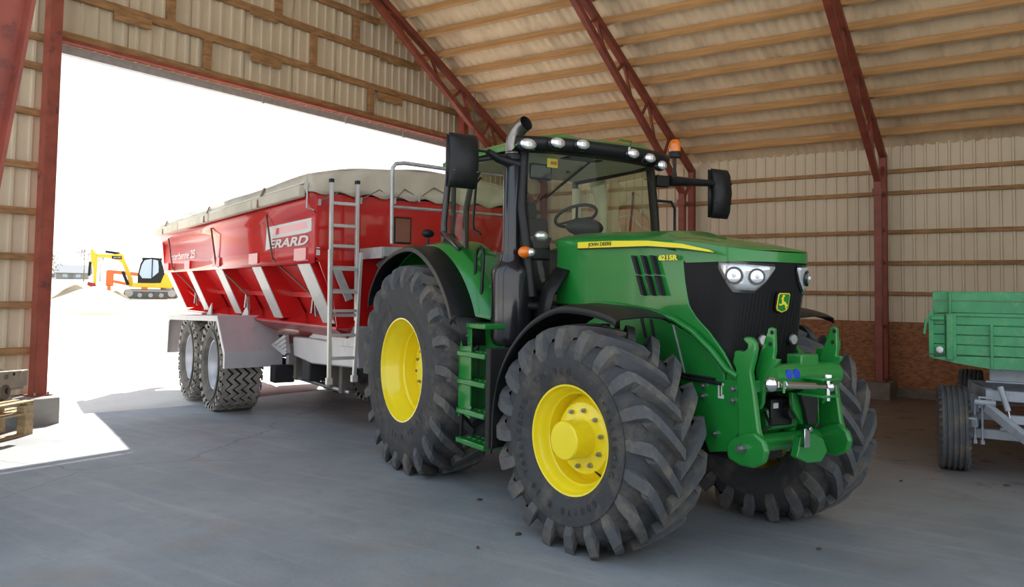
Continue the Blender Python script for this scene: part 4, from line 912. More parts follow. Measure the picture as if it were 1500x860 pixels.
gobj(M().bx(RX0+1.7,FXx-.9,-.47,.47,.98,1.04).bx(-3.2,3.7,-.40,-.28,.82,1.0).bx(-3.2,3.7,.28,.40,.82,1.0),'main_frame','red_dark',bevel=.01)
# front and rear faces
gobj(M().grid([[(FXx,-1.40,2.80),(FXx,1.40,2.80)],[(FXx,-1.40,2.66),(FXx,1.40,2.66)],[(FXx,-1.32,2.58),(FXx,1.32,2.58)],[(FXx,-1.32,2.10),(FXx,1.32,2.10)],[(FXx,-1.28,2.06),(FXx,1.28,2.06)],[(FXx-.08,-1.06,1.60),(FXx-.08,1.06,1.60)],[(FXx-.14,-.99,1.30),(FXx-.14,.99,1.30)],[(FXx-.5,-.55,1.04),(FXx-.5,.55,1.04)]]),'front_wall','red_body',smooth=0,solid=.02)
gobj(M().grid([[(RX0,-1.40,2.80),(RX0,1.40,2.80)],[(RX0,-1.32,2.06),(RX0,1.32,2.06)],[(RX0+1.7,-.45,1.02),(RX0+1.7,.45,1.02)]]),'rear_wall','red_body',smooth=0,solid=.02)
gobj(M().bx(FXx-.0,FXx+.02,-1.32,1.32,2.17,2.185),'front_seam','red_dark')
for nm,pts in (('inspection_window',[(-0.398,2.929),(-0.086,2.784)]),('inspection_window',[(-0.390,2.594),(-0.163,2.279)])):
    (y0,z1),(y1,z0)=pts
    w=gobj(M().bx(FXx+.011,FXx+.03,y0,y1,z0,z1),nm,'rubber_groove',bevel=.012); m=M().bx(FXx+.03,FXx+.034,y0+.02,y1-.02,z0+.02,z1-.02); m.v=[(a,b,c+.083) for a,b,c in m.v]; m.obj('pane','brown_window',w)
q=[(-1.306,2.197),(-1.265,2.109)]
gobj(M().bx(FXx+.011,FXx+.016,q[0][0],q[1][0],q[1][1],q[0][1]),'warning_label','decal')
# tarpaulin: arched top and rolled edge band
m=M(); rows=[]
for i in range(29):
    x=RX0-.02+(FXx-RX0+.04)*i/28; r_=[]
    for k in range(-12,13):
        s=k/12; arch=2.985+.16*(1-abs(s)**2.2)+.012*math.sin(x*7+s*9)*(1-s*s)+.010*math.sin(x*2.3)
        r_.append((x,1.43*s,arch))
    rows.append(r_)
m.grid(rows)
for sd in (-1,1):
    m.grid([[(RX0-.02+(FXx-RX0+.04)*i/28,sd*1.43,2.985) for i in range(29)],[(RX0-.02+(FXx-RX0+.04)*i/28,sd*(1.45+.012*math.sin(i*1.7)),2.86) for i in range(29)],[(RX0-.02+(FXx-RX0+.04)*i/28,sd*1.425,2.79+.004*math.sin(i*2.1)) for i in range(29)]])
tp=gobj(m,'tarpaulin','tarp',smooth=60,solid=.015)
def inT(m): m.v=[(x,y,z+.083) for x,y,z in m.v]; return m
# hem hanging over the front
m=M(); rows=[]
for j in range(5):
    rows.append([(FXx+.02+.03*j/4+.01*math.sin(k*1.1+j),1.43*k/20,(2.985+.16*(1-abs(k/20)**2.2))*(1-j/4)+(2.80+.025*math.cos(k*PI/2.5)*(1 if abs(k)<19 else 0)-.0)*(j/4)) for k in range(-20,21)])
inT(m.grid(rows)).obj('front_hem','tarp',tp,smooth=60,solid=.012)
for a,b_ in ((RX0-.05,-2.6),(-2.55,-.35),(-.30,1.98),(2.02,FXx-.02)): 
    inT(M().bx(a,b_,-1.52,-1.43,2.74,2.875)).obj('rolled_edge','tarp',tp,bevel=.02)
inT(M().tube([(RX0,-1.46,2.895),(FXx,-1.46,2.895)],.012,8)).obj('roller_tube','alu',tp,smooth=60)
for x in (-3.9,-.56,2.31):
    inT(M().beam((x,-1.45,2.99),(x,-1.51,2.82),.05,.012).beam((x,-1.51,2.84),(x+.02,-1.52,2.74),.05,.01).beam((x+.02,-1.42,2.66),(x+.10,-1.35,2.10),.035,.008)).obj('strap','strap',tp)
    inT(M().beam((x+.10,-1.35,2.10),(x+.80,-1.05,1.64),.035,.008)).obj('strap','strap',tp)
    inT(M().beam((x+.80,-1.05,1.64),(x+.78,-1.06,1.45),.06,.02).beam((x+.84,-1.05,1.62),(x+.90,-1.05,1.42),.04,.015)).obj('ratchet','steel',tp)
inT(M().tube([(FXx+.05,-1.44,2.90),(FXx+.05,-1.44,2.62),(FXx+.05,-1.36,2.60)],.01,6)).obj('crank','galv',tp)
# zigzag cord with eyelets under the front hem
zz=[(-1.292,2.706),(-1.067,2.822),(-0.814,2.757),(-0.592,2.884),(-0.393,2.789),(-0.274,2.918),(-0.085,2.829),(0.112,2.967),(0.328,2.877)]
inT(M().tube([(FXx+.05,y,z) for y,z in zz],.008,5)).obj('cord','strap',tp)
for y,z in zz[::2]: inT(M().bx(FXx+.012,FXx+.06,y-.01,y+.01,z-.05,z+.02)).obj('hook','galv',tp)
# lettering
def logo(poly,nm='emblem'): gobj(M().prism(poly,'y',-1.337,-1.330),nm,'decal')
logo([(2.056,2.222),(2.086,2.510),(2.258,2.517),(3.736,2.527),(3.747,2.382),(3.592,2.367),(2.331,2.358),(2.305,2.334),(2.229,2.233)])
P_=[(2.347,2.477),(3.536,2.494),(3.582,2.491),(3.610,2.420),(3.520,2.418),(2.355,2.400)]
gobj(M().prism(P_,'y',-1.3385,-1.3372),'emblem_counter','red_body')
e0,e1,e2=[(2.200,2.234),(3.670,2.241),(3.661,2.348)]
gobj(M(),'tmp','decal') if False else None
o=lettering('ERARD','decal',G,(e0[0],-1.338,e0[1]+.083),(1,0,0),(0,0,1),e1[0]-e0[0],e2[1]-e1[1]-.0,ext=.001,shear=.25,bold=.035)
i0,i1,i2=[(-4.066,2.243),(-1.974,2.284),(-1.995,2.424)]
lettering('Interbenne 25','decal',G,(i0[0],-1.338,i0[1]+.083),(1,0,0),(0,0,1),i1[0]-i0[0],i2[1]-i1[1],ext=.001,shear=.2,bold=.012)
# ladder in two sections
lz=[(-1.14,-.83,4.10,[(-1.234,2.930),(-0.935,2.934)][0][1],[(-1.208,1.399),(-0.927,1.397)][0][1]),(-1.18,-.80,4.15,[(-1.248,2.188),(-0.905,2.203)][0][1],[(-1.225,0.772),(-0.932,0.787)][0][1])]
m=None
U=[(-1.234,2.915),(-1.208,1.399),(-0.935,2.919),(-0.911,1.397)]
Lw=[(-1.252,2.166),(-1.229,0.773),(-0.900,2.143),(-0.944,0.789)]
def rail(a,b_,x): gobj(M().beam((x,a[0],a[1]),(x,b_[0],b_[1]),.035,.05,up=(1,0,0)),'ladder_rail','alu',bevel=.004)
rail(U[0],U[1],4.06); rail(U[2],U[3],4.06); rail(Lw[0],Lw[1],4.12); rail(Lw[2],Lw[3],4.12)
for a in (U[0],U[2]): gobj(M().bx(4.03,4.09,a[0]-.02,a[0]+.02,a[1]-.02,a[1]+.02),'rail_cap','black_plastic')
for a in (Lw[1],Lw[3]): gobj(M().bx(4.09,4.15,a[0]-.03,a[0]+.03,a[1]-.05,a[1]+.02),'rail_foot','alu')
for py in (297,330,360,392,426,462):
    f=(py-264)/(470-264); ya=U[0][0]+(U[1][0]-U[0][0])*f; yb=U[2][0]+(U[3][0]-U[2][0])*f; z=U[0][1]+(U[1][1]-U[0][1])*f
    gobj(M().bx(4.04,4.08,ya,yb,z-.018,z+.018),'rung','alu',bevel=.004)
for py in (394,428,456,492,526):
    f=(py-365)/(557-365); ya=Lw[0][0]+(Lw[1][0]-Lw[0][0])*f; yb=Lw[2][0]+(Lw[3][0]-Lw[2][0])*f; z=Lw[0][1]+(Lw[1][1]-Lw[0][1])*f
    gobj(M().bx(4.10,4.14,ya,yb,z-.016,z+.016),'rung','alu',bevel=.004)
# platform with railing
q=[(-0.930,2.211),(-0.729,2.160)]
pz=2.20
pl=M().bx(FXx+.02,4.45,-.78,1.0,pz-.10,pz-.085); gobj(pl,'platform','galv')
for x in (FXx+.04,4.44): gobj(M().bx(x,x+.02,-.78,1.0,pz-.10,pz+.0),'platform_edge','galv')
gobj(M().bx(FXx+.02,4.45,-.80,-.78,pz-.12,pz+.0),'platform_edge','galv')
for i in range(6):
    gobj(M().bx(FXx+.08,4.42,-.76+.29*i,-.52+.29*i,pz-.085,pz-.06),'tread_plank','galv',bevel=.006)
rl=[(-0.618,2.247),(-0.630,3.106),(-0.590,3.133),(-0.490,3.151),(0.010,3.138),(0.467,3.142)]
gobj(M().tube([(4.30,y,z) for y,z in [rl[0],(rl[1][0],rl[1][1]-.10),(rl[1][0]+.005,rl[1][1]-.02),rl[2],rl[3],rl[4],(1.0,rl[4][1]-.0)]],.022,10),'railing','galv',smooth=60)
m_=[(-0.619,2.653),(0.021,2.652)]
gobj(M().tube([(4.30,m_[0][0],m_[0][1]),(4.30,m_[1][0],m_[1][1]),(4.30,1.0,m_[1][1])],.018,8),'rail_bar','galv',smooth=60)
gobj(M().tube([(4.30,1.0,pz),(4.30,1.0,rl[4][1])],.022,8),'rail_post','galv')
for y in (-.75,.3):
    gobj(M().beam((FXx-.05,y-.35,2.08),(3.9,y-.18,1.62),.02,.09,up=(0,1,0)),'platform_bracket','galv')
for y in (-.55,): gobj(M().beam((FXx+.05,y-.02,2.06),(FXx+.05,y+.30,1.62),.02,.10,up=(0,1,0)),'platform_bracket','galv')
# mudguards over the tandem wheels
for sd in (-1,1):
    yo,yi=sd*1.50,sd*.70
    fp=[(-3.22,.56),(-3.16,1.20),(-3.08,1.235),(.38,1.33),(.86,.84),(.87,.62)]
    gobj(M().grid([[(x,yo,z) for x,z in fp],[(x,yi,z+.01) for x,z in fp]]),'mudguard','grey_fender',smooth=0,solid=.012)
    gobj(M().grid([[(x,yo,z) for x,z in fp],[(x,yo,z) for x,z in [(-3.16,.56),(-3.10,1.12),(-3.04,1.16),(.33,1.255),(.79,.80),(.80,.62)]]]),'mudguard_lip','grey_fender',smooth=0,solid=.012)
    gobj(M().prism([(-.05,1.32),(.30,1.33),(.30,1.52)],'y',sd*1.05,sd*1.03),'gusset','galv'); gobj(M().prism([(-2.3,1.25),(-1.95,1.27),(-1.95,1.48)],'y',sd*1.05,sd*1.03),'gusset','galv')
gobj(M().cyl((0,-1.2,.605),(0,1.2,.605),.06).cyl((-1.6,-1.2,.605),(-1.6,1.2,.605),.06),'axles','black_matte')
for sd in (-1,1): gobj(M().bx(-2.2,.6,sd*.62-.05,sd*.62+.05,.62,.72).cyl((-.8,sd*.56,.7),(-.8,sd*.68,.7),.12),'bogie_beam','black_matte')
# grey chaff box and hydraulic tool box in front of the wheels, local y about -1.2
def poly3(P,x0): pass
gobj(M().prism([(1.663,1.094),(2.306,1.111),(3.051,1.111),(3.072,0.817),(2.408,0.788),(1.713,0.841)],'y',-.82,-.45),'auger_cover','grey_fender',bevel=.02)
gobj(M().prism([(2.178,1.104),(2.666,1.275),(3.759,1.322),(3.867,0.853),(3.027,0.814),(2.961,1.105)],'y',-.80,-.40),'tool_box','grey_fender',bevel=.02)
gobj(M().prism([(3.316,1.174),(3.771,1.199),(3.778,1.084),(3.323,1.071)],'y',-.815,-.80),'tool_box_door','galv',bevel=.004)
gobj(M().prism([(3.414,1.307),(3.602,1.299),(3.503,1.232),(3.333,1.231)],'y',-.815,-.803),'sticker','yellow_decal')
gobj(M().prism([(0.967,0.943),(1.557,1.118),(1.666,0.876),(1.554,0.831)],'y',-.90,-.84),'chute_end','galv',bevel=.004)
c_=[(1.190,0.957),(1.654,1.096),(1.702,0.889)]
for k in range(4):
    f=k/3.5; a=(c_[0][0]*(1-f)+c_[2][0]*f,c_[0][1]*(1-f)+c_[2][1]*f); b_=(c_[1][0]*(1-f)+c_[2][0]*f,c_[1][1]*(1-f)+c_[2][1]*f)
    gobj(M().beam((a[0],-.905,a[1]),(b_[0],-.905,b_[1]),.014,.014),'chute_rib','galv')
gobj(M().cyl((1.0,-.6,.50),(3.2,-.6,.50),.03),'drive_shaft','steel')
for x,z0 in ((.95,.50),(1.3,.52),(2.6,.55),(3.0,.52)): gobj(M().bx(x-.05,x+.05,-.66,-.50,z0-.05,.95),'hanger','galv' if x<1 else 'track_grey',bevel=.01)
for k in range(5): gobj(M().lathe([(.03,0),(.05,.01),(.05,.02),(.03,.03)],(1.75+.06*k,-.6,.62),'z',12).bx(1.75+.06*k,1.78+.06*k,-.66,-.54,.55,.76),'spring_leaf','black_matte')
gobj(M().bx(.95,1.15,-.9,-.6,.42,.66),'valve_block','black_matte',bevel=.02); gobj(M().bx(2.0,2.3,-.8,-.5,.55,.85),'valve_block','black_matte',bevel=.02)
gobj(M().tube([(3.9,-.6,1.3),(4.2,-.55,1.45),(4.35,-.5,1.2),(4.3,-.5,.9)],.02,6),'hose','strap',smooth=60)
# drawbar
gobj(M().beam((3.4,-.35,.80),(4.55,-.28,.58),.12,.16).beam((3.4,.35,.80),(4.55,-.15,.58),.12,.16).bx(4.4,4.6,-.32,-.10,.50,.66),'drawbar','red_dark',bevel=.01)


# ---------------- green farm trailer at the right ----------------
GO=(-1.090,9.130); GH=R(-88)
F=tag(empty('farm_trailer',(GO[0],GO[1],0),GH),'old green plank-sided farm trailer with grey steering axle at the right edge','trailer')
GB=[]
# board seams traced on the end board, x=0 plane toward the camera, y to the right
def gb(y0,y1,z0,z1,x0=-.03,x1=0.,nm='plank'):
    return M().bx(x0,x1,y0,y1,z0+.003,z1-.003).obj(nm,'trailer_green',F,bevel=.004,seg=1)
yL,yR=[(-0.051,1.802)][0][0],3.2
Zt=[p[1] for p in [(0.338,1.807),(0.337,1.710),(0.335,1.589)]]
for a,b_ in zip(Zt,Zt[1:]): gb(yL,yR,b_,a,-.10,-.065)
Zb=[p[1] for p in [(0.335,1.579),(0.334,1.472),(0.333,1.375),(0.331,1.278),(0.330,1.175)]]
q=[(0.152,1.513),(-0.072,1.506),(0.062,1.510),(0.086,1.511),(0.128,1.512)]
yA,yB,yC,yD,yE=[p[0] for p in q]
for a,b_ in zip(Zb,Zb[1:]): gb(yA,yR,b_,a)
for a,b_ in zip(Zb,Zb[1:]): gb(yB+.03,yC,b_,a,-.035,-.005)
sill=[(-0.075,1.143),(0.154,1.163),(0.726,1.174),(1.255,1.191),(1.253,1.054),(0.724,1.058),(0.450,1.054),(0.153,1.095),(0.064,1.117),(-0.075,1.140)]
M().add([(.02,y,z) for y,z in sill]+[(-.03,y,z) for y,z in sill],[tuple(range(10)),tuple(range(10,20))[::-1]]+[(i,(i+1)%10,10+(i+1)%10,10+i) for i in range(10)]).obj('end_sill','trailer_green',F,bevel=.004)
c=[(0.077,1.586),(0.072,1.126)]
M().bx(-.03,.05,yD-.01,yD+.05,c[1][1],c[0][1]).obj('corner_post','trailer_green',F,bevel=.008)
M().bx(-.01,.03,yE+.005,yE+.035,c[1][1]+.02,c[0][1]).obj('board_frame','trailer_green',F,bevel=.004)
M().bx(-.01,.02,yA,yR,Zb[0]-.02,Zb[0]+.012).obj('board_frame','trailer_green',F,bevel=.004)
u=[(0.096,1.804),(0.118,1.579)]
M().bx(-.065,-.02,u[0][0],u[1][0],u[1][1],u[0][1]).obj('board_strap','trailer_green',F,bevel=.004)
u=[(0.450,1.490),(0.478,1.056)]
M().bx(-.0,.03,u[0][0],u[1][0],u[1][1],u[0][1]).obj('board_strap','trailer_green',F,bevel=.004)
for i in range(5):
    z=u[1][1]+(u[0][1]-u[1][1])*(i+.4)/5; M().cyl((.03,(u[0][0]+u[1][0])/2,z),(.042,(u[0][0]+u[1][0])/2,z),.012,n=8).obj('rivet','trailer_green',F)
# left side board, seen edge on, running back
for k in range(4):
    z1=Zb[0]-(Zb[0]-Zb[4])/4*k; M().bx(-4.2,-.03,yB-.005,yB+.025,z1-(Zb[0]-Zb[4])/4+.003,z1-.003).obj('plank','trailer_green',F)
M().bx(-.05,.02,yB-.01,yB+.035,Zb[4]-.03,Zb[0]+.02).obj('side_frame','trailer_green',F,bevel=.004)
M().bx(-4.2,-.04,yB,yR+.4,Zb[4]-.05,Zb[4]).obj('load_floor','trailer_green',F)
M().bx(-4.25,-4.2,yB,yR+.4,Zb[4],Zb[0]).obj('rear_board','trailer_green',F)
M().bx(-4.2,-.03,yR+.37,yR+.4,Zb[4],Zb[0]).obj('side_board','trailer_green',F)
# latch, handle, lamp
h=[(-0.099,1.534),(-0.119,1.375),(-0.062,1.535),(0.059,1.538),(-0.056,1.507),(0.071,1.491)]
M().tube([(.04,h[0][0],h[0][1]),(.05,h[1][0],h[1][1])],.013,6).obj('latch_lever','trailer_green',F)
M().beam((.03,h[2][0],h[2][1]),(.03,h[3][0],h[3][1]),.03,.035).obj('latch_arm','trailer_green',F,bevel=.006)
k_=[(0.016,1.223)][0]
M().cyl((.0,k_[0],k_[1]),(.035,k_[0],k_[1]),.036,n=20).obj('lamp_body','trailer_green',F); M().ell((.035,k_[0],k_[1]),.014,.033,.033,18,8).obj('marker_lens','white_paint',F,smooth=60)
k_=[(-0.129,1.155),(-0.085,1.178),(0.042,1.178)]
M().tube([(.03,a,b_) for a,b_ in k_],.007,6).obj('latch_rod','track_grey',F)
# chassis
Zs=[(0.552,1.011),(0.551,0.925)]
M().bx(-4.0,-.20,[(0.430,0.977)][0][0],3.0,Zs[1][1],Zs[0][1]+.04).obj('subframe','chassis_grey',F,bevel=.005)
M().bx(-.21,-.18,[(0.430,0.977)][0][0]-.03,3.0,Zs[1][1]-.015,Zs[1][1]).obj('frame_flange','chassis_grey',F)
t1=[(0.406,0.852),(0.721,0.876),(0.405,0.753),(0.434,0.755)]
M().bx(-.05,.03,t1[0][0],2.2,t1[2][1],t1[0][1]).obj('turntable_beam','chassis_grey',F,bevel=.006)
s0=[(0.232,0.836),(0.230,0.726)]
M().beam((-1.0,s0[0][0]+.02,(s0[0][1]+s0[1][1])/2),(-.02,t1[0][0]+.03,(t1[0][1]+t1[2][1])/2),.06,.11).obj('turntable_side','chassis_grey',F,bevel=.006)
M().bx(-1.0,-.93,s0[0][0]-.03,2.2,s0[1][1],s0[0][1]+.02).obj('turntable_rear','chassis_grey',F,bevel=.006)
for xx in (-1.0,-.1): 
    a=[(0.217,0.734)][0][0]
M().bx(-.95,-.85,s0[0][0]-.01,s0[0][0]+.08,.48,s0[1][1]).obj('leg_bracket','chassis_grey',F,bevel=.006)
M().bx(-.95,-.80,s0[0][0]-.03,s0[0][0]+.25,.46,.53).obj('leg_bracket','chassis_grey',F,bevel=.006)
ax=[(0.218,0.411),(0.218,0.357)]
M().bx(-.31,-.22,[(0.218,0.411)][0][0]-.02,2.2,ax[1][1]-.01,ax[0][1]+.03).obj('axle','chassis_grey',F,bevel=.006)
M().bx(-.34,-.19,[(0.218,0.411)][0][0]+.3,2.2,ax[0][1]+.035,ax[0][1]+.06).obj('axle_flange','chassis_grey',F)
db=[(0.419,0.687),(0.715,0.484)]
d_=Vector((.35,db[1][0]-db[0][0],db[1][1]-db[0][1])); p0=Vector((.05,db[0][0],db[0][1]))
M().beam(p0,p0+d_*1.0,.07,.085).obj('drawbar','chassis_grey',F,bevel=.006)
M().beam(p0+d_,p0+d_*1.5,.07,.085).obj('drawbar','chassis_grey',F,bevel=.006)
hy=[(0.530,0.898),(0.593,0.678),(0.603,0.615)]
M().tube([(.10,hy[0][0],hy[0][1]),(.14,hy[1][0],hy[1][1])],.026,12).obj('brake_strut','chassis_grey',F); M().tube([(.14,hy[1][0],hy[1][1]),(.15,hy[2][0],hy[2][1])],.013,8).obj('strut_rod','steel',F)
M().bx(.05,.12,hy[2][0]-.05,2.2,hy[2][1]-.06,hy[2][1]+.02).obj('cross_bar','chassis_grey',F,bevel=.005)
cl=[(0.374,0.733),(0.442,0.738)]
M().tube([(.04,cl[0][0]-.02,cl[0][1]-.05),(.08,cl[0][0]-.02,cl[0][1]+.05),(.08,cl[1][0]+.02,cl[0][1]+.05),(.04,cl[1][0]+.02,cl[0][1]-.05)],.012,8).obj('pivot_shackle','chassis_grey',F)
M().cyl((.06,cl[0][0]-.06,cl[0][1]),(.06,cl[1][0]+.05,cl[0][1]),.028,n=12).obj('pivot_pin','chassis_grey',F)
for yy in [(0.302,0.387),(0.366,0.394)]: 
    y=yy[0]; M().tube([(-.16,y,.70),(-.16,y,.32)],.012,6).obj('spring_bolt','chassis_grey',F); M().cyl((-.16,y,.30),(-.16,y,.335),.02,n=6).obj('bolt_nut','chassis_grey',F)
for k in range(5): M().bx(-.45+.03*k,.05-.03*k,s0[0][0]+.02,s0[0][0]+.10,.56-.022*k,.577-.022*k).obj('spring_leaf','chassis_grey',F)
# wheels: ribbed truck tyre
def road_tyre(Rt,w,hub):
    h=w/2; m=M(); pr=[(.26,-h*.7),(.30,-h*.9),(.36,-h),(Rt-.05,-h*.96),(Rt-.012,-h*.86)]
    g=[]; 
    for c_ in (-.55,-.18,.18,.55): g+=[(Rt,c_*h-.012),(Rt-.014,c_*h-.008),(Rt-.014,c_*h+.008),(Rt,c_*h+.012)]
    pr=pr+[(Rt,-h*.80)]+g+[(Rt,h*.80),(Rt-.012,h*.86),(Rt-.05,h*.96),(.36,h),(.30,h*.9),(.26,h*.7)]
    m.lathe(pr,(0,0,0),'y',60)
    for i in range(36):
        a=2*PI*i/36
        for sg in (-1,1):
            r_=Rt-.006; vs=[]
            for rr_ in (r_-.02,r_+.008):
                for da,yy in ((-.035,.80),(.035,.80),(.035,1.0),(-.035,1.0)): vs.append((rr_*math.cos(a+da)-( .0),sg*h*yy,(rr_-(.02 if yy==1.0 else 0))*math.sin(a+da)) if False else ((rr_-(.018 if yy==1.0 else 0))*math.cos(a+da),sg*h*yy,(rr_-(.018 if yy==1.0 else 0))*math.sin(a+da)))
            m.add(vs,[(0,3,2,1),(4,5,6,7),(0,1,5,4),(1,2,6,5),(2,3,7,6),(3,0,4,7)])
    m.v=[(x,y,max(z,-hub+.002)) for x,y,z in m.v]; return m
wy_=.10
for x in (-.33,-3.4):
    for y,sd in ((wy_,-1),(wy_+1.75,1)):
        t=road_tyre(.425,.275,.42).obj('road_wheel','rubber_tread',F,smooth=30); t.location=(x,y,.421-(.055 if x<-1 else 0)); t.rotation_euler=(0,0,R(7) if x>-1 else 0)
        rimlathe([(.262,.10),(.262,-.10),(.27,-.118),(.255,-.118),(.235,-.06),(.225,.0),(.18,.03),(.10,.03),(.09,-.04),(0,-.05)],-1 if sd<0 else 1,28).obj('rim','rim_red',t,smooth=35)
M().cyl((-3.4,wy_+.1,.42),(-3.4,wy_+1.65,.42),.05).obj('axle','chassis_grey',F)
for q in (.3,1.4): M().bx(-3.6,-3.2,wy_+q,wy_+q+.08,.42,.95).obj('spring_hanger','chassis_grey',F)

# ---------------- outside: excavator, machines, heaps, trees, houses ----------------
def outside(px_d): pass
XO=(-48.810,29.438); XH=R(59.250)
X=tag(empty('excavator',(XO[0],XO[1],1.021),XH),'yellow tracked mini excavator with black cab standing in the sunlit yard','excavator')
# local x toward picture left (boom side), y depth; sizes in metres
XP=lambda L:[((p[0]),p[1]) for p in L]
SXX,SZZ=-.86,.88
def xpr(poly,y0,y1,nm,mt,bev=.01,par=None,k=1): return M().prism([(p[0]*(SXX if k else 1),p[1]*(SZZ if k else 1)) for p in poly],'y',y0,y1).obj(nm,mt,par or X,bevel=bev)
for y0 in (-1.0,.55):
    tk=[(-2.05,.0),(-2.2,.12),(-2.25,.35),(-2.1,.60),(-1.9,.66),(1.2,.66),(1.42,.58),(1.5,.35),(1.42,.10),(1.25,.0)]
    t_=xpr(tk,y0,y0+.42,'track','track_grey',.02)
    for k in range(5): M().cyl((1.5-.62*k,y0-.02,.33 if k in(0,4) else .2),(1.5-.62*k,y0+.02,.33 if k in (0,4) else .2),.24 if k in (0,4) else .14,n=14).obj('track_roller','steel',t_)
    M().bx(-1.1,1.6,y0-.01,y0+.05,.45,.51).obj('track_frame','galv',t_)
xpr([(-1.75,.75),(-1.85,.95),(-1.8,1.35),(-1.5,1.7),(-1.2,1.9),(-.9,1.55),(-.6,1.12),(.9,1.12),(.95,.80)],-.95,.85,'house_body','excavator_yellow',.05)
xpr([(-.95,1.12),(-1.25,1.95),(-1.15,2.0),(-.95,2.75),(-.85,2.9),(-.3,2.95),(.25,2.85),(.45,2.5),(.60,1.7),(.60,1.12)],-.96,-.90,'cab_side','black_plastic',.01)
xpr([(-.78,1.9),(-.78,2.3),(-.72,2.75),(-.25,2.84),(.18,2.74),(.36,2.4),(.50,1.75),(.3,1.45),(-.3,1.45)],-.975,-.955,'cab_window','tank_blue',0)
M().bx(-.30,.85,-.90,.1,2.44,2.58).obj('cab_roof','black_plastic',X,bevel=.03)
M().beam((.30,-.98,1.25),(.30,-.98,2.5),.05,.06).obj('cab_pillar','black_plastic',X)
BOOM=[(-2.940,2.756),(-2.109,2.749),(-1.551,2.815),(-1.393,2.772),(-1.353,2.530),(-1.079,1.911),(-0.803,1.220),(-0.722,0.734),(-1.038,0.729),(-1.086,1.215),(-1.227,1.629),(-1.434,2.180),(-1.629,2.369),(-2.100,2.507),(-2.841,2.566)]
STICK=[(-3.253,2.985),(-3.196,3.090),(-2.973,2.823),(-2.841,2.553),(-2.860,1.728),(-2.878,0.767),(-3.008,0.765),(-3.071,1.860),(-3.208,2.267)]
BUCK=[(-3.332,0.999),(-2.902,0.904),(-2.865,0.712),(-3.169,0.694),(-3.354,0.794)]
RAM=[(-1.397,1.694),(-1.061,0.833),(-2.424,2.924),(-1.614,2.826),(-3.246,2.266),(-3.285,1.375)]
LOGO=[(-2.043,2.647),(-1.475,2.456)]
xpr(BOOM,-.16,.16,'boom','excavator_yellow',.02,None,0); xpr(STICK,-.12,.12,'dipper_arm','excavator_yellow',.02,None,0); xpr(BUCK,-.3,.3,'bucket','red_dark',.02,None,0)
M().tube([(RAM[0][0],-.25,RAM[0][1]),(RAM[1][0],-.25,RAM[1][1])],.09,8).obj('boom_ram','black_plastic',X)
M().tube([(RAM[2][0],0,RAM[2][1]),(RAM[3][0],0,RAM[3][1])],.08,8).obj('dipper_ram','black_plastic',X)
M().tube([(RAM[4][0],0,RAM[4][1]),(RAM[5][0],0,RAM[5][1])],.08,8).obj('bucket_ram','black_plastic',X)
M().bx(LOGO[0][0],LOGO[1][0],-.175,-.165,LOGO[1][1],LOGO[0][1]).obj('logo_plate','black_plastic',X)
lettering('JCB','white_paint',X,(LOGO[1][0]+.08 if False else min(LOGO[0][0],LOGO[1][0])+.06,-.185,min(LOGO[0][1],LOGO[1][1])+.06),(1,0,0),(0,0,1),abs(LOGO[0][0]-LOGO[1][0])-.12,abs(LOGO[0][1]-LOGO[1][1])-.12,shear=.2,bold=.02)

M().prism([(a*SXX,b*SZZ) for a,b in [(-.95,1.12),(-1.15,2.0),(-.95,2.75),(-.85,2.9),(-.3,2.95),(.25,2.85),(.45,2.5),(.60,1.7),(.60,1.12)]],'y',.05,.10).obj('cab_side','black_plastic',X)
def heap(cx,cy,cz,rx,ry,h,label,mt,nm,seed,rot=0):
    rnd=random.Random(seed); m=M(); rows=[]
    for i in range(13):
        rr=i/12; row=[]
        for k in range(33):
            a=2*PI*k/32; w=1+.10*math.sin(3*a+seed)+.06*math.sin(5*a+2*seed)
            row.append((rx*rr*w*math.cos(a),ry*rr*w*math.sin(a),h*max(0,(1-rr**1.25))*(1+.10*math.sin(a*4+rr*9+seed)*rr)-.12*rr))
        rows.append(row)
    o=m.grid(rows).obj(nm,mt,None,smooth=70); o.location=(cx,cy,cz); o.rotation_euler=(0,0,rot); return tag(o,label,'heap')
p=(-41.45,22.15,0.74)
heap(p[0],p[1],p[2],2.9,2.6,1.0,'pale gravel heap in front of the yellow excavator','gravel','gravel_heap',2)
p=(-48.09,24.57,1.00)
heap(p[0],p[1],p[2],1.5,1.4,.85,'brown soil heap just behind the left side of the gravel','soil','soil_heap',5)
p=(-45.32,25.49,0.92)
heap(p[0],p[1],p[2],1.3,1.0,.6,'brown soil heap below the arm of the excavator','soil','soil_heap',7)
# orange loader frame behind the excavator
p=(-51.99,29.95,1.09); o=tag(empty('loader_frame',p,R(59.25)),'orange-red steel loader frame behind the excavator arm','machine')
M().bx(-1.25,-.80,-.2,.2,.68,1.72).obj('upright','orange_paint',o,bevel=.05); M().beam((-1.15,0,1.65),(1.2,0,1.45),.3,.22).obj('top_beam','orange_paint',o); M().beam((-.8,0,1.0),(.6,0,.72),.3,.18).obj('lower_beam','orange_paint',o); M().bx(.9,1.3,-.3,.3,0,1.5).obj('rear_post','orange_paint',o); M().bx(-1.15,-.95,-.3,.3,-.05,.7).obj('foot','orange_paint',o)
for k,px in enumerate((1,2)):
    q=((-53.99,34.36,1.19),(-51.03,33.42,1.08))[k]
    w=road_tyre(.60,.4,.6).obj('spare_wheel','rubber_old',None); w.location=(q[0],q[1],q[2]+.55); w.rotation_euler=(0,0,R(59.25)); tag(w,('dark machine wheel standing just right of the excavator tracks','dark machine wheel nearer the rear of the red trailer')[k],'wheel')
    rimlathe([(.26,-.1),(.2,-.02),(0,-.02)],-1,20).obj('rim','galv',w)
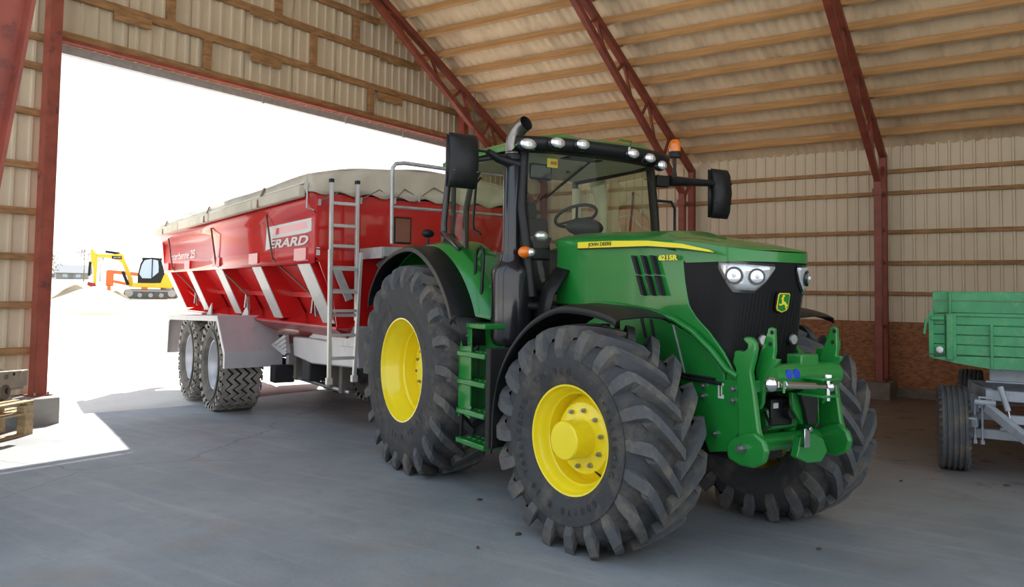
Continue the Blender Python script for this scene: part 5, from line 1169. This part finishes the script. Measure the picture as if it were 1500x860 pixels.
q=(-41.57,27.78,0.86); o=tag(empty('implement',q,R(59.25)),'red steel farm implement at the rear corner of the grain trailer','implement')
M().beam((-.4,0,1.1),(.1,0,.0),.15,.2).obj('leg','rim_red',o); M().beam((-.5,0,1.15),(.5,0,.9),.2,.18).obj('beam','rim_red',o); M().beam((.3,0,.9),(.45,0,-.05),.1,.12).obj('leg','black_plastic',o)
q=(-79.85,51.47,1.77); o=tag(empty('storage_tank',q,0),'pale blue storage tank far behind the excavator','tank')
M().lathe([(0,0),(1.3,0),(1.3,2.3),(1.1,2.6),(0,2.75)],(0,0,0),'z',20).obj('shell','tank_blue',o,smooth=50); M().lathe([(.3,2.7),(.3,2.85),(0,2.85)],(0,0,0),'z',12).obj('lid','galv',o)
q=(-50.78,31.96,1.07); o=tag(M().cyl((0,0,0),(0,0,4.0),.04,n=8).obj('pole','red_dark'),'thin pole standing behind the rear end of the grain trailer','pole'); o.location=q
def house(px,d,w,dp,h,rh,label,wm,rot=59.25):
    x,y,z=px; o=tag(empty('farm_building',(x,y,z-.2),R(rot)),label,'building')
    M().prism([(-dp/2,0),(dp/2,0),(dp/2,h),(0,h+rh),(-dp/2,h)],'x',-w/2,w/2).obj('wall',wm,o)
    for s_ in (-1,1): M().add([(-w/2-.3,s_*(dp/2+.3),h-.1),(w/2+.3,s_*(dp/2+.3),h-.1),(w/2+.3,0,h+rh+.12),(-w/2-.3,0,h+rh+.12)],[(0,1,2,3)]).obj('roof','roof_grey',o,solid=.12,smooth=0)
    for k in range(2): M().bx(-w*.3+k*w*.4,-w*.15+k*w*.4,-dp/2-.05,-dp/2+.02,h*.35,h*.8).obj('window','tank_blue',o)
    M().bx(-.1*w,.02*w,-dp/2-.05,-dp/2,0,h*.8).obj('door','roof_grey',o)
house((-133.71,67.97,2.91),150,4.6,5,1.2,1.1,'low grey farm building on the horizon behind the gravel heap','house_grey')
house((-148.37,72.20,3.25),165,3.2,5,.9,.8,'small white building on the horizon at the left of the doorway','house_white')
def tree(p,h,label,green,seed,nm='bare_tree'):
    rnd=random.Random(seed); o=tag(empty(nm,p),label,'tree'); m=M()
    def br(a,d,L,r_,n):
        b_=a+d*L; m.tube([a,b_],[r_,r_*.6],4,False)
        if n:
            for _ in range(4 if n>1 else 5):
                v=Vector((rnd.uniform(-1,1),rnd.uniform(-1,1),rnd.uniform(.0,1))).normalized(); br(a+d*L*rnd.uniform(.5,1),(d*.8+v*.8).normalized(),L*.62,r_*.55,n-1)
    M().cyl((0,0,-.3),(0,0,h*.32),h*.018,h*.012,8).obj('trunk','bark',o); br(Vector((0,0,h*.3)),Vector((0,0,1)),h*.3,h*.010,4); tag(m.obj('branches','bark',o,recalc=False,smooth=0),kind='stuff')
    if green:
        m=M()
        for _ in range(900):
            c_=Vector((rnd.gauss(0,h*.14),rnd.gauss(0,h*.14),h*(.28+.62*rnd.random()))); s_=h*.03
            u=Vector((rnd.uniform(-1,1),rnd.uniform(-1,1),rnd.uniform(-1,1))).normalized(); v=u.orthogonal().normalized(); m.add([c_+u*s_,c_+v*s_,c_-u*s_*.6],[(0,1,2)])
        tag(m.obj('foliage','leaf_green',o,recalc=False,smooth=0),kind='stuff')
tree((-110.87,57.74,2.37),5.2,'bare winter tree rising behind the bucket of the excavator',0,3)
tree((-114.33,61.88,2.50),4.2,'smaller bare tree behind the excavator arm',0,4)
tree((-108.37,51.54,2.35),4.2,'leafy green tree beside the left door post, on the horizon',1,5,'leafy_tree')
tree((-152.38,75.36,3.36),3.0,'distant bare tree between the white and the grey building',0,9)

# ---------------- pallets and implement by the left post ----------------
def pallet(loc,rz,tilt,label,L=1.2,Wd=.8,bh=.078):
    q=.022+bh
    o=tag(empty('wooden_pallet',loc,rz),label,'pallet'); o.rotation_euler=(0,tilt,rz)
    for i in range(5): M().bx(-L/2,L/2,-Wd/2+i*(Wd-.10)/4,-Wd/2+i*(Wd-.10)/4+.10,q+.022,q+.044).obj('deck_board','pallet_wood',o,bevel=.003,seg=1)
    for i in range(3):
        M().bx(-L/2+i*(L-.1)/2,-L/2+i*(L-.1)/2+.1,-Wd/2,Wd/2,q,q+.022).obj('cross_board','pallet_wood',o,bevel=.003,seg=1)
        M().bx(-L/2,L/2,-Wd/2+i*(Wd-.10)/2,-Wd/2+i*(Wd-.10)/2+.10,0,.022).obj('bottom_board','pallet_wood',o,bevel=.003,seg=1)
        for j in range(3): M().bx(-L/2+i*(L-.14)/2,-L/2+i*(L-.14)/2+.14,-Wd/2+j*(Wd-.10)/2,-Wd/2+j*(Wd-.10)/2+.10,.022,q).obj('block','pallet_wood',o,bevel=.003,seg=1)
    return o
e1=Vector((.474,-.880,0)); ey=Vector((.880,.474,0))
def pc(cx,cy,z): c_=Vector((cx,cy,0))+e1*.6-ey*.4; return (c_.x,c_.y,z)
pallet(pc(-10.0,4.69,0),R(-61.7),0,'high-blocked wooden pallet on the sunlit floor, lowest of the stack at the left',bh=.235)
pallet(pc(-9.6,4.50,.302),R(-61.7),0,'wooden pallet lying loosely on top of the high-blocked one, left edge')
I=tag(empty('steel_implement',(-9.95,4.50,0),R(-61.7)),'weathered grey steel bar with a small caster, lying on the pallets at the left','implement')
b_=[(-0.113,0.756),(-0.103,0.560),(0.306,0.569),(0.320,0.789)]
M().prism([b_[0],b_[1],(b_[2][0]+.5,b_[2][1]),(b_[3][0]+.5,b_[3][1])],'y',-.02,.02).obj('side_bar','implement_grey',I,bevel=.01)
b2=[(-0.037,0.561),(0.368,0.562),(0.150,0.751),(0.388,0.878)]
M().beam((b2[0][0],-.05,b2[0][1]-.01),(b2[1][0]+.5,-.05,b2[1][1]-.01),.14,.02).obj('lower_flange','implement_grey',I)
M().beam((b2[2][0],-.12,b2[2][1]),(b2[3][0]+.4,-.12,b2[3][1]+.05),.05,.04).obj('rear_strut','implement_grey',I)
for x,z in [(0.131,0.725),(-0.021,0.734)]: M().cyl((x,.022,z),(x,.026,z),.018,n=14).obj('bolt_hole','black_matte',I)
M().cyl(([(-0.012,0.704)][0][0],.02,[(-0.012,0.704)][0][1]),([(-0.012,0.704)][0][0],.035,[(-0.012,0.704)][0][1]),.05,n=18).obj('pivot_boss','implement_grey',I,bevel=.004)
lettering('05','black_matte',I,([(0.276,0.679)][0][0],.022,[(0.276,0.679)][0][1]),(-1,0,0),(0,0,1),.06,.05,ext=.001)
w_=[(0.258,0.472),(0.191,0.555),(0.175,0.477)]; w_[0]=(w_[0][0],max(w_[0][1],.535))
M().cyl((w_[0][0],-.03,w_[0][1]),(w_[0][0],.03,w_[0][1]),.085,n=20).obj('caster_wheel','track_grey',I,bevel=.01); M().beam((w_[0][0],.04,w_[0][1]),(w_[1][0],.0,w_[1][1]+.03),.02,.05).obj('caster_fork','black_plastic',I)
M().bx(b_[0][0]+.25,b_[0][0]+.9,-.35,.0,.45,.52).obj('support_foot','implement_grey',I,bevel=.01)

# loose bits on the floor
rnd=random.Random(4)
def bit(px,label,r_,seed):
    rn=random.Random(seed); m=M(); n=7; pts=[(r_*(.7+.6*rn.random())*math.cos(2*PI*k/n)*1.5,r_*(.6+.6*rn.random())*math.sin(2*PI*k/n),.002+.004*rn.random()) for k in range(n)]
    m.add(pts+[(x*.9,y*.9,.012+.006*rn.random()) for x,y,z in pts],[tuple(range(n))[::-1],tuple(range(n,2*n))]+[(i,(i+1)%n,n+(i+1)%n,n+i) for i in range(n)])
    o=m.obj('leaf_scrap','debris',None,smooth=0); o.location=(px[0],px[1],fz(px[0],px[1])); o.rotation_euler=(0,0,rn.random()*3); tag(o,label,'debris')
bit([(-3.271,4.871)][0],'brown crumpled scrap on the floor left of the near front tyre',.022,1)
bit([(-4.070,5.473)][0],'small rust-brown leaf scrap on the floor between the two near tyres',.015,2)
bit([(-3.315,4.451)][0],'thin dark twig scrap on the floor in the left foreground',.010,3)
bit([(-1.439,5.839)][0],'small dark scrap on the floor below the far front tyre',.011,5)
bit([(-0.507,8.896)][0],'reddish scrap on the floor at the right edge, below the green trailer',.018,6)
bit([(-1.335,8.452)][0],'brown scrap on the floor between far front tyre and green trailer',.012,7)
